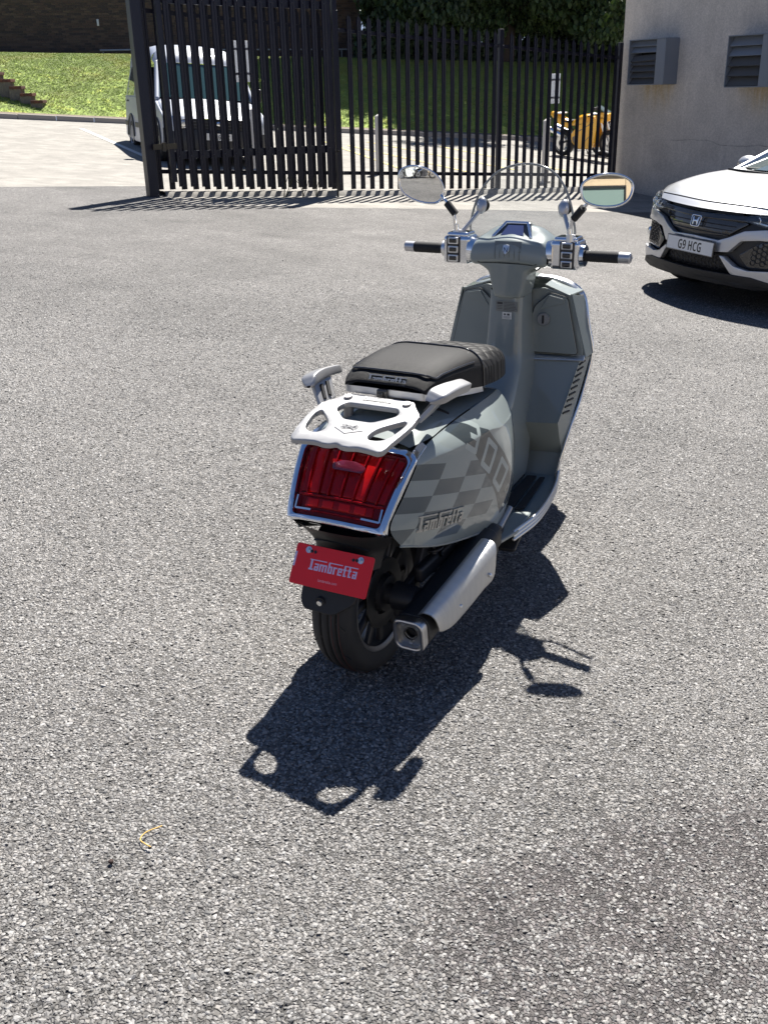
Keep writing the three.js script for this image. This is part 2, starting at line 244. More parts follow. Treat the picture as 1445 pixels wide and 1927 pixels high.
{ // kerb stones and the narrow paved strip along the lawn
  const kerb = thing('kerb', 'pale concrete kerb along the foot of the grass bank', 'kerb'); delete kerb.userData.category; kerb.userData.kind = 'structure';
  const dir = V(KB[0] - KA[0], 0, KB[1] - KA[1]).normalize(), yaw = Math.atan2(-dir.z, dir.x), mk = M([0.3, 0.28, 0.26], 0.85), ks = rbox(0.905, 0.16, 0.14, 0, 0, 0, 0.02);
  for (let i = -14; i < 42; i++) {
    const x = KA[0] + dir.x * i * 0.915, z = KA[1] + dir.z * i * 0.915, o = add(kerb, 'kerb_stone', ks, mk); o.position.set(x, gnd(x, z) + 0.03 + 0.006 * (rnd() - 0.5), z + 0.07); o.rotation.set(0, yaw, Math.atan(-0.08 * dir.x) );
  }
  const g = grid((u, v) => { const x = lerp(-26, 34, u), z = kerbZ(x) - lerp(0.0, 0.6, v); return V(x, gnd(x, z) + 0.1 + 0.01 * v, z); }, 120, 2, uvm(1.7));
  const o = add(scene, 'paved_strip', g, new THREE.MeshStandardMaterial({ map: concTex, color: 0xc9b9a6, roughness: 0.9, bumpMap: concTex, bumpScale: 0.004 })); o.userData = { kind: 'structure', label: 'narrow paved strip between kerb and grass bank' };
}
{ // painted bay lines on the lane
  const my = M([0.62, 0.5, 0.2], 0.85), mw = M([0.6, 0.6, 0.58], 0.85);
  const strip = (a, b, w) => grid((u, v) => { const dx = b[0] - a[0], dz = b[1] - a[1], l = Math.hypot(dx, dz), x = lerp(a[0], b[0], u) - (dz / l) * w * (v - 0.5), z = lerp(a[1], b[1], u) + (dx / l) * w * (v - 0.5); return V(x, gnd(x, z) + 0.002, z); }, 30, 2);
  const y = add(scene, 'bay_marking', J(strip([-1.32, -26], [0.81, -19.5], 0.1), strip([-0.65, -25.1], [1.8, -20.7], 0.1), strip([-0.2, -26.5], [2.9, -21.6], 0.1), strip([1.6, -26.5], [4.0, -22.2], 0.1)), my); y.userData = { kind: 'structure', label: 'faded yellow diagonal lines painted on the lane behind the fence' };
  const w = add(scene, 'bay_marking', J(strip([-6.9, -25.2], [-3.9, -19.0], 0.11)), mw); w.userData = { kind: 'structure', label: 'worn white bay line painted beside the van' };
}

// ---------------------------------------------------------------- palisade fence and open gate leaf
const F0 = V(-0.55, 0, -15.88), FD = V(0.8247, 0, -0.5656), FN = V(0.5656, 0, 0.8247);   // along the fence, and towards the yard
const fp = (s, y, off = 0) => V(F0.x + FD.x * s + FN.x * off, y, F0.z + FD.z * s + FN.z * off);
const FYAW = Math.atan2(-FD.z, FD.x);
const fy = (s) => 0.045 - 0.066 * s;                                     // ground along the fence
function paleGeo(h) {                                                    // W-section pale with a three-pointed head
  const w = 0.0425, prof = [[-w, 0.012], [-w * 0.62, 0], [-w * 0.28, 0.003], [0, 0.014], [w * 0.28, 0.003], [w * 0.62, 0], [w, 0.012]], tips = [-0.09, -0.045, -0.06, 0, -0.06, -0.045, -0.09];
  const f = grid((u, v) => { const k = u * 6, i = Math.min(5, Math.floor(k)), t = k - i, x = lerp(prof[i][0], prof[i + 1][0], t), z = lerp(prof[i][1], prof[i + 1][1], t), dy = lerp(tips[i], tips[i + 1], t); return V(x * (v > 0.99 ? 0.96 : 1), v * h + (v > 0.5 ? dy : 0), z); }, 6, 3);
  const b = f.clone().translate(0, 0, -0.004); return J(f, b);
}
const boltG = new THREE.SphereGeometry(0.009, 8, 5);
function pale(parent, geo, s, y, off) { const o = add(parent, 'pale', geo, mats.fence); o.position.copy(fp(s, y, off)); o.rotation.y = FYAW; return o; }
const rail = (s0, y0, s1, y1, h, d, off) => { const a = fp(s0, y0, off), b = fp(s1, y1, off), g = box(a.distanceTo(b), h, d); const m = new THREE.Matrix4().makeBasis(b.clone().sub(a).normalize(), V(0, 1, 0), FN.clone()).setPosition(a.clone().add(b).multiplyScalar(0.5)); return g.applyMatrix4(m); };
{
  const t = thing('palisade_fence', 'dark blue-black steel palisade fence running from the gate to the rendered building', 'fence');
  const pg = paleGeo(2.42);
  const posts = [-3.08, 0, 3.14, 5.9];
  for (let s = -2.9; s < 5.85; s += 0.1732) { if (posts.some((q) => Math.abs(q - s) < 0.075)) continue; pale(t, pg, s, fy(s) + 0.07, 0.03); }
  for (const s of posts.slice(1)) { const o = add(t, 'post', rbox(0.085, 2.55, 0.06, 0, 1.225, 0, 0.006), mats.fence); o.position.copy(fp(s, fy(s), 0)); o.rotation.y = FYAW; }
  for (let i = 0; i < 3; i++) for (const [a, b] of [[0.3, 0.33], [2.25, 2.26]]) { const s0 = posts[i] + 0.05, s1 = posts[i + 1] - 0.05; add(t, 'rail', rail(s0, fy(s0) + a, s1, fy(s1) + a, 0.05, 0.006, 0.008), mats.fence); add(t, 'rail', rail(s0, fy(s0) + a + 0.024, s1, fy(s1) + a + 0.024, 0.006, 0.04, -0.013), mats.fence); }
  const bolts = []; for (let s = -2.9; s < 5.8; s += 0.1732) for (const a of [0.31, 2.26]) { const p = fp(s, fy(s) + a, 0.045); bolts.push(boltG.clone().translate(p.x, p.y, p.z)); }
  add(t, 'bolt', J(bolts), M([0.08, 0.08, 0.1], 0.4, 0.6)).userData = { kind: 'stuff' };
}
{ // the gate leaf stands open, folded against the fence, hinged on its own thick post
  const gp = thing('gate_post', 'thick square gate post at the left end of the palisade fence', 'post');
  const post = add(gp, 'post', rbox(0.14, 2.9, 0.14, 0, 1.45, 0, 0.01), mats.fence); post.position.copy(fp(-3.07, fy(-3.02) - 0.03, 0.16)); post.rotation.y = FYAW;
  for (const y of [0.62, 2.62]) { add(gp, 'hinge', J(cyl(fp(-2.9, fy(-3) + y - 0.05, 0.3), fp(-2.9, fy(-3) + y + 0.05, 0.3), 0.03), rail(-3.05, fy(-3) + y, -2.72, fy(-3) + y, 0.07, 0.016, 0.285)), M([0.1, 0.085, 0.06], 0.5, 0.6)); }
  const t = thing('gate_leaf', 'tall dark steel palisade gate leaf standing folded open in front of the fence', 'gate');
  const off = 0.24, gy = (s) => 0.17 - 0.072 * (s + 0.25), pg = paleGeo(3.0);
  const s0 = -2.78, s1 = -0.27;
  for (let k = 0; k < 15; k++) { const s = s0 + 0.085 + k * 0.1676; pale(t, pg, s, gy(s) + 0.0, off + 0.035); }
  for (const y of [0.5, 2.42]) add(t, 'rail', J(rail(s0, 0.745 + (y > 1 ? 1.86 : 0), s1, 0.71 + (y > 1 ? 1.87 : 0), 0.1, 0.045, off)), mats.fence);
  for (const s of [s0, s1, s1 + 0.11]) { const o = add(t, 'stile', rbox(0.075, 2.95, 0.05, 0, 1.47, 0, 0.005), mats.fence); o.position.copy(fp(s, gy(s) + 0.06, off)); o.rotation.y = FYAW; }
  const b0 = fp(-0.24, fy(-0.24) - 0.02, off + 0.07), b1 = fp(-0.24, fy(-0.24) + 0.62, off + 0.07);
  add(t, 'drop_bolt', J(cyl(b0, b1, 0.013), cyl(b1, fp(-0.24, fy(-0.24) + 0.62, off + 0.16), 0.011)), M([0.06, 0.055, 0.05], 0.5, 0.5));
  const bs = []; for (let k = 0; k < 15; k++) for (const y of [0.73, 2.6]) { const s = s0 + 0.085 + k * 0.1676, p = fp(s, y, off + 0.055); bs.push(boltG.clone().translate(p.x, p.y, p.z)); }
  add(t, 'bolt', J(bs), M([0.1, 0.1, 0.12], 0.4, 0.6)).userData = { kind: 'stuff' };
}
{ // low concrete footing under the fence
  const g = grid((u, v) => { const s = lerp(-2.9, 5.95, u), p = fp(s, 0, lerp(0.22, -0.2, v)); p.y = gnd(p.x, p.z) + (v > 0.1 && v < 0.9 ? 0.05 : -0.02) + 0.012 * vnoise(s * 6, 2); return p; }, 90, 8, uvm(1.3));
  const o = add(scene, 'footing_strip', g, mats.lane); o.userData = { kind: 'structure', label: 'rough concrete footing along the bottom of the fence' };
}
{ // dry weeds at the foot of the gate
  const m = M([0.09, 0.08, 0.04], 0.9);
  [[-1.16, 5], [-0.86, 4], [-0.62, 4]].forEach(([s, n], k) => { const st = []; for (let i = 0; i < n; i++) { const a = fp(s + rr(-0.03, 0.03), fy(s) - 0.02, 0.34), b = a.clone().add(V(rr(-0.12, 0.12), rr(0.18, 0.34), rr(-0.06, 0.06))), c = a.clone().lerp(b, 0.5).add(V(rr(-0.03, 0.03), 0, 0)); st.push(new THREE.TubeGeometry(new THREE.CatmullRomCurve3([a, c, b]), 6, 0.004, 4)); } const o = add(scene, 'weed', J(st), m); tag(o, ['dry wiry weed at the gate foot, leftmost of three', 'dry wiry weed at the gate foot, middle of three', 'dry wiry weed at the gate foot, nearest the drop bolt'][k], 'weed'); });
}

// ---------------------------------------------------------------- rendered building on the right with two louvred vents
const WC = V(4.62, 0, -18.92), WD = V(0.454, 0, 0.891), WN = V(-0.891, 0, 0.454);
const wp = (s, y, off = 0) => V(WC.x + WD.x * s + WN.x * off, y, WC.z + WD.z * s + WN.z * off);
const wallPlace = (g, s, y, off) => g.applyMatrix4(new THREE.Matrix4().makeBasis(WD, V(0, 1, 0), WN).setPosition(wp(s, y, off)));
{
  const t = thing('rendered_building', 'flat-faced building with grey-beige rendered wall right of the fence', 'building');
  const L = 13, H = 5.4;
  // render coat with rust runs below the vents, a long crack and damp marks at the foot
  const wt = tex(2048, (u, v, x, y) => {
    const X = u * L - 0.52, Y = v * H - 0.75 + 0.0, a = fbm(u * 36, v * 15, 5), st = fbm(u * 150, v * 5, 3), g = hash(x, y), h = vnoise(x / 3, y / 3);
    let l = 0.75 + 0.07 * (a - 0.5) + 0.05 * (st - 0.5) + 0.07 * (g - 0.5) + 0.08 * (h - 0.5), rust = 0;
    for (const [c, w, y0] of [[0.55, 0.33, 1.47], [0.2, 0.1, 1.47], [2.8, 0.35, 1.41], [3.2, 0.2, 1.41]]) { const d = Math.abs(X - c - 0.05 * (st - 0.5)) / w, dn = y0 - Y; if (dn > 0 && d < 1) rust = Math.max(rust, (1 - d * d) * sm(0.55, 0.0, dn) * (0.12 + 0.42 * sm(0.3, 0.7, fbm(u * 420, v * 20, 3)))); }
    const cy = 0.62 + 0.07 * (fbm(X * 1.4, 3, 4) - 0.5) * 2 - 0.02 * X, crack = X > 0.9 && X < 4.4 ? sm(0.012, 0.003, Math.abs(Y - cy)) * (0.4 + 0.6 * vnoise(X * 14, 1)) : 0;
    const damp = sm(0.2, -0.1, Y + 0.32 + 0.28 * (fbm(X * 2.2, 8, 3) - 0.5)) * 0.1 * (0.6 + 0.8 * (a - 0.2));
    const blot = sm(0.58, 0.7, fbm(u * 22 + 4, v * 9 + 2, 4)) * 0.03; l = l - damp - blot - 0.16 * crack;
    return [l * (1.03 - 0.06 * rust), l * (0.985 - 0.17 * rust), l * (0.93 - 0.36 * rust)];
  }, { m: 1024 });
  const wallMat = new THREE.MeshStandardMaterial({ map: wt, bumpMap: renderTex, bumpScale: 0.0, roughness: 0.95 });
  const body = new RoundedBoxGeometry(L, H, 9, 3, 0.025), p = body.attributes.position, n = body.attributes.normal, uv = body.attributes.uv;
  for (let i = 0; i < p.count; i++) { const ax = Math.abs(n.getX(i)) > 0.7; uv.setXY(i, (ax ? p.getZ(i) : p.getX(i)) / L + 0.5, (Math.abs(n.getY(i)) > 0.7 ? p.getZ(i) : p.getY(i)) / H + 0.5); }
  add(t, 'wall', wallPlace(body.translate(L / 2 - 0.52, H / 2 - 0.75, -4.5), 0, 0, 0), wallMat);
  add(t, 'coping', wallPlace(rbox(L + 0.1, 0.12, 9.1, L / 2 - 0.52, 4.71, -4.5, 0.02), 0, 0, 0), M([0.35, 0.34, 0.33], 0.8));
}
function vent(label, s0, s1, lou1, y0, y1, nl, broken) {
  const t = thing('wall_vent', label, 'vent'), d = 0.3, m = M([0.21, 0.23, 0.26], 0.5, 0.1), dirt = M([0.09, 0.09, 0.09], 0.8), put = (g) => wallPlace(g, 0, 0, 0);
  const T = 0.014;
  add(t, 'casing', put(J(box(s1 - s0 + 0.02, T, d + 0.02, (s0 + s1) / 2, y1 + T / 2, d / 2), box(s1 - s0, T, d, (s0 + s1) / 2, y0 - T / 2, d / 2), box(T, y1 - y0, d, s0 - T / 2, (y0 + y1) / 2, d / 2), box(T, y1 - y0 + 0.01, d, s1 + T / 2, (y0 + y1) / 2, d / 2), box(0.012, y1 - y0, 0.02, s1 + T + 0.001, (y0 + y1) / 2, d - 0.012))), m);
  add(t, 'front_panel', put(rbox(s1 - lou1, y1 - y0, 0.02, (s1 + lou1) / 2, (y0 + y1) / 2, d - 0.01, 0.004)), m);
  add(t, 'back_box', put(box(lou1 - s0, y1 - y0, 0.01, (s0 + lou1) / 2, (y0 + y1) / 2, 0.03)), M([0.02, 0.02, 0.02], 0.9));
  const h = (y1 - y0) / nl;
  for (let i = 0; i < nl; i++) { const g = box(lou1 - s0 - 0.006, 0.012, h * 1.15).rotateX(0.95).translate((s0 + lou1) / 2, y0 + h * (i + 0.5), d - 0.075); if (broken && i === nl - 3) g.rotateZ(0.03).translate(0, -0.045, 0); add(t, 'louvre', put(g), i < nl - 2 ? dirt : m); }
  return t;
}
vent('grey metal vent with broken louvres and plain near end, closest to the fence', 0.03, 0.9, 0.7, 1.48, 2.16, 7, true);
vent('grey metal vent with five wide louvres above the silver car', 2.3, 3.4, 2.97, 1.42, 2.12, 5, false);

// ---------------------------------------------------------------- brick building on the bank, each visible brick laid
{
  const t = thing('brick_building', 'long dark brown brick building on top of the grass bank', 'building');
  const dir = V(KB[0] - KA[0], 0, KB[1] - KA[1]).normalize(), nrm = V(-dir.z, 0, dir.x), x1 = V(-0.45, 0, 0); x1.z = kerbZ(-0.45) - 10.3;
  const at = (s, y, off) => V(x1.x - dir.x * s + nrm.x * off, y, x1.z - dir.z * s + nrm.z * off);                          // s runs to the left from the right end
  const basis = new THREE.Matrix4().makeBasis(dir, V(0, 1, 0), nrm);
  const mortar = M([0.1, 0.088, 0.078], 0.95);
  add(t, 'wall', box(26, 4.25, 7, -13, 2.125, -3.5).applyMatrix4(basis.clone().setPosition(at(0, 1.2, -0.012))), mortar);
  add(t, 'roof', rbox(26.3, 0.12, 7.3, -13, 4.31, -3.5, 0.03).applyMatrix4(basis.clone().setPosition(at(0, 1.2, 0))), M([0.06, 0.06, 0.065], 0.8));
  const tones = [[0.085, 0.058, 0.045], [0.1, 0.066, 0.05], [0.07, 0.05, 0.042], [0.115, 0.08, 0.06], [0.06, 0.045, 0.04]].map((c) => M(c, 0.9));
  const bg = rbox(0.213, 0.063, 0.03, 0, 0, -0.012, 0.004, 1), rest = tones.map(() => []);
  let singles = 0;
  for (let r = 0; r < 44; r++) for (let k = 0; k < 118; k++) {
    const s = 0.11 + k * 0.225 + (r % 2) * 0.1125, y = 2.1 + r * 0.075; if (s > 26) continue;
    const p = at(s, y, 0.002 + 0.004 * rnd()), m = basis.clone().setPosition(p), ti = Math.floor(rnd() * 5);
    const near = s > 8.6 && s < 12.6 && y > 2.6 && y < 4.3;
    if (near && singles < 300) { const o = add(t, 'brick', bg, tones[ti]); o.applyMatrix4(m); singles++; } else rest[ti].push(bg.clone().applyMatrix4(m));
  }
  rest.forEach((l, i) => { if (l.length) { const o = add(t, 'brick_course', J(l), tones[i]); o.userData.kind = 'stuff'; } });
  const dpc = thing('handrail', 'thin pale metal rail along the foot of the brick wall', 'rail');
  add(dpc, 'rail', J(cyl(at(9.1, 2.86, 0.35), at(5.6, 2.88, 0.35), 0.03), cyl(at(5.6, 2.84, 0.35), at(0.6, 2.8, 0.35), 0.025)), M([0.4, 0.4, 0.4], 0.5, 0.3));
  add(dpc, 'support', J(...[9, 7.3, 5.6, 3.9, 2.2, 0.8].map((s) => cyl(at(s, 2.1, 0.35), at(s, 2.82, 0.35), 0.02))), M([0.3, 0.3, 0.3], 0.5, 0.3));
  const lamp = add(scene, 'wall_light', J(rbox(0.05, 0.16, 0.05, 0, 0, 0.03, 0.01), box(0.07, 0.2, 0.012)).applyMatrix4(basis.clone().setPosition(at(9.05, 3.72, 0.01))), mats.white); tag(lamp, 'tiny white fitting on the dark brick wall', 'wall fitting');
}
{ // stepped retaining wall with brick caps at the left edge
  const t = thing('stepped_wall', 'concrete retaining wall stepping down to the lane with red brick caps', 'wall');
  const mc = new THREE.MeshStandardMaterial({ map: concTex, color: 0xd8d2cc, roughness: 0.95, bumpMap: concTex, bumpScale: 0.01 }), cap = M([0.13, 0.05, 0.035], 0.85), cap2 = M([0.1, 0.045, 0.035], 0.85);
  const o = V(-8.6, 0, -28.2), base = gnd(o.x, o.z) - 0.22;
  for (let i = 0; i < 6; i++) {
    const w = 0.3, x = o.x - 0.15 - i * w, z = o.z - i * 0.15, h = 0.55 + i * 0.175;
    add(t, 'step_block', box(w + 0.001, h, 0.32, x, base + h / 2, z), mc);
    for (let k = 0; k < 3; k++) add(t, 'brick', rbox(0.104, 0.075, 0.36, x - 0.105 + k * 0.107 + 0.02, base + h + 0.037, z + 0.005, 0.006, 1), (i + k) % 2 ? cap : cap2);
  }
}
// ---------------------------------------------------------------- bollards and sign boards beyond the fence
{
  const m = M([0.5, 0.48, 0.45], 0.8);
  const mk = (x, z, h, label) => { const t = thing('bollard', label, 'bollard'), g = rbox(0.1, h, 0.1, 0, h / 2 - 0.05, 0, 0.008); const p = g.attributes.position; for (let i = 0; i < p.count; i++) if (p.getY(i) > h * 0.5) p.setY(i, p.getY(i) + 0.5 * p.getX(i)); g.computeVertexNormals(); add(t, 'shaft', toCreasedNormals(g, 0.5), m); add(t, 'base', rbox(0.16, 0.06, 0.16, 0, 0, 0, 0.01), m); t.position.set(x, gnd(x, z), z); t.rotation.y = FYAW; };
  mk(0.06, -19.37, 1.06, 'pale slant-topped bollard behind the middle of the fence'); mk(-2.09, -18.6, 1.08, 'pale slant-topped bollard beside the van behind the gate leaf'); mk(3.14, -19.6, 1.15, 'pale slant-topped bollard beside the yellow motorcycle');
  const ms = M([0.8, 0.82, 0.86], 0.9, 0, { transmission: 0.45, thickness: 0 });
  const board = (s, w, y, h, off, label) => { const t = thing('sign_board', label, 'sign'); add(t, 'panel', rbox(w, h, 0.012, 0, 0, 0, 0.003), ms).position.copy(fp(s, y, off)); add(t, 'bracket', J(box(w * 0.9, 0.03, 0.02, 0, h * 0.3, 0.014), box(w * 0.9, 0.03, 0.02, 0, -h * 0.3, 0.014)), mats.satin).position.copy(fp(s, y, off)); for (const c of t.children) c.rotation.y = FYAW; };
  board(-1.44, 0.36, 1.89, 0.52, -0.09, 'blank back of a white sign fixed behind the gate leaf'); board(4.4, 0.28, 1.44, 0.47, -0.06, 'blank back of a white sign fixed behind the fence above the motorcycle');
}
// ---------------------------------------------------------------- trees on the bank
const leafG = (() => { const gs = []; for (let i = 0; i < 7; i++) { const g = new THREE.PlaneGeometry(0.11, 0.16, 1, 2); const p = g.attributes.position; for (let k = 0; k < p.count; k++) { if (Math.abs(p.getY(k)) > 0.06) p.setX(k, p.getX(k) * 0.3); p.setZ(k, 0.6 * p.getX(k) * p.getX(k) * 10); } g.rotateX(rr(-1, 1)); g.rotateY(rr(0, 6.3)); g.translate(rr(-0.16, 0.16), rr(-0.12, 0.12), rr(-0.16, 0.16)); gs.push(g); } return J(gs); })();
const leafMats = [M([0.045, 0.085, 0.022], 0.65, 0, { transmission: 0.3, thickness: 0 }), M([0.065, 0.11, 0.025], 0.65, 0, { transmission: 0.35, thickness: 0 }), M([0.03, 0.06, 0.02], 0.6, 0, { transmission: 0.25, thickness: 0 })];
const bark = M([0.055, 0.042, 0.032], 0.95);
function tree(x, z, h, rad, low, n, mi, label) {
  const t = thing('tree', label, 'tree'), y0 = bank(x, z) - 0.1; t.position.set(x, y0, z);
  const limbs = [], tips = [];
  limbs.push(J(cyl(V(0, 0, 0), V(0.1, h * 0.35, 0.05), 0.3, 0.22, 12), cyl(V(0.1, h * 0.35, 0.05), V(0.05, h * 0.75, -0.1), 0.22, 0.08, 10)));
  for (let i = 0; i < 22; i++) { const a = i * 2.4 + rr(-0.4, 0.4), yb = low + 0.2 + Math.pow(rnd(), 1.6) * (h * 0.75 - low), l = rad * rr(0.55, 0.98) * (1 - 0.45 * Math.pow(Math.abs(yb / h - 0.45), 1.2)), up = rr(-0.1, 0.5) * l, b = V(Math.cos(a) * l, yb + up, Math.sin(a) * l), s = V(0.06, yb, 0); limbs.push(cyl(s, b, 0.075, 0.02, 6)); for (let k = 0; k < 5; k++) tips.push(s.clone().lerp(b, 0.35 + 0.16 * k).add(V(rr(-0.5, 0.5), rr(-0.3, 0.5), rr(-0.5, 0.5)))); }
  for (let i = 0; i < 14; i++) tips.push(V(rr(-1, 1) * rad * 0.5, h * rr(0.7, 0.97), rr(-1, 1) * rad * 0.5));
  add(t, 'trunk', J(limbs), bark);
  const im = new THREE.InstancedMesh(leafG, leafMats[mi], n), m = new THREE.Matrix4(), q = new THREE.Quaternion(), e = new THREE.Euler(), c = new THREE.Color();
  for (let i = 0; i < n; i++) { const b = tips[Math.floor(rnd() * tips.length)], r = 0.85 * Math.pow(rnd(), 0.6), a = rr(0, 6.283), cz = rr(-1, 1), sz = Math.sqrt(1 - cz * cz); e.set(rr(-0.6, 0.6), rr(0, 6.3), rr(-0.6, 0.6)); q.setFromEuler(e); const k = rr(0.7, 1.35); let yy = b.y + r * cz * 0.75; if (yy < low) yy = low + rnd() * 0.5; m.compose(V(b.x + r * sz * Math.cos(a), yy, b.z + r * sz * Math.sin(a)), q, V(k, k, k)); im.setMatrixAt(i, m); const v = rr(0.7, 1.3); im.setColorAt(i, c.setRGB(v, v, v * rr(0.8, 1))); }
  im.name = numbered('crown'); im.userData = { kind: 'stuff' }; im.castShadow = true; t.add(im); return t;
}
tree(0.9, -38.5, 10, 4.6, 0.95, 12000, 2, 'dark broad tree nearest the end of the brick building');
tree(4.6, -38.2, 11, 4.8, 0.9, 13000, 0, 'dark broad tree behind the middle post of the fence');
tree(9.2, -37.5, 11, 4.6, 1.0, 12000, 1, 'lighter green tree beside the corner of the rendered building');
tree(2.6, -45, 12, 5.5, 1.5, 7000, 2, 'tall dark tree standing behind the row of trees, left of centre');
tree(8.2, -46, 12, 5.5, 1.5, 7000, 1, 'tall green tree standing behind the row of trees, towards the right');
tree(-3.5, -52, 13, 5.5, 3, 5000, 0, 'tall tree rising behind the brick building');
{ // low shrubs at the crest under the trees
  const im = new THREE.InstancedMesh(leafG, leafMats[2], 7500), m = new THREE.Matrix4(), q = new THREE.Quaternion(), e = new THREE.Euler();
  for (let i = 0; i < 7500; i++) { const x = rr(-0.5, 13), kz = kerbZ(x) - rr(7.4, 9.5), hgt = i % 5 === 0 ? 2.5 : 0.2 + 1.25 * fbm(x * 0.8, 7, 3); e.set(rr(-1, 1), rr(0, 6), rr(-1, 1)); q.setFromEuler(e); const k = rr(0.7, 1.3); m.compose(V(x, bank(x, kz) + hgt * rnd(), kz), q, V(k, k, k)); im.setMatrixAt(i, m); }
  im.name = 'undergrowth'; im.castShadow = true; im.userData = { kind: 'stuff', label: 'dark undergrowth along the crest of the bank below the trees' }; scene.add(im);
}
{ // grass blades
  const g = J(...[0, 1, 2].map((i) => new THREE.ConeGeometry(0.004, 0.055, 3, 1).translate(0, 0.024, 0).rotateZ(rr(-0.5, 0.5)).rotateY(i * 2.1).translate(rr(-0.02, 0.02), 0, rr(-0.02, 0.02))));
  const N = 120000, im = new THREE.InstancedMesh(g, M([0.24, 0.32, 0.065], 0.8, 0, { transmission: 0.25, thickness: 0 }), N), m = new THREE.Matrix4(), q = new THREE.Quaternion(), e = new THREE.Euler(), c = new THREE.Color();
  for (let i = 0; i < N; i++) { const x = rr(-13, 9), z = kerbZ(x) - 0.6 - Math.pow(rnd(), 0.8) * 8.4; e.set(0, rr(0, 6), 0); q.setFromEuler(e); const k = rr(0.55, 1.1); m.compose(V(x, bank(x, z), z), q, V(1.6, k, 1.6)); im.setMatrixAt(i, m); const d = fbm(x * 1.2, z * 1.2, 3), v = rr(0.88, 1.14); im.setColorAt(i, c.setRGB(v * (1 + 0.2 * sm(0.55, 0.75, d)), v, v * 0.9)); }
  im.name = 'grass'; im.userData = { kind: 'stuff', label: 'short grass blades over the bank' }; im.castShadow = true; scene.add(im);
}
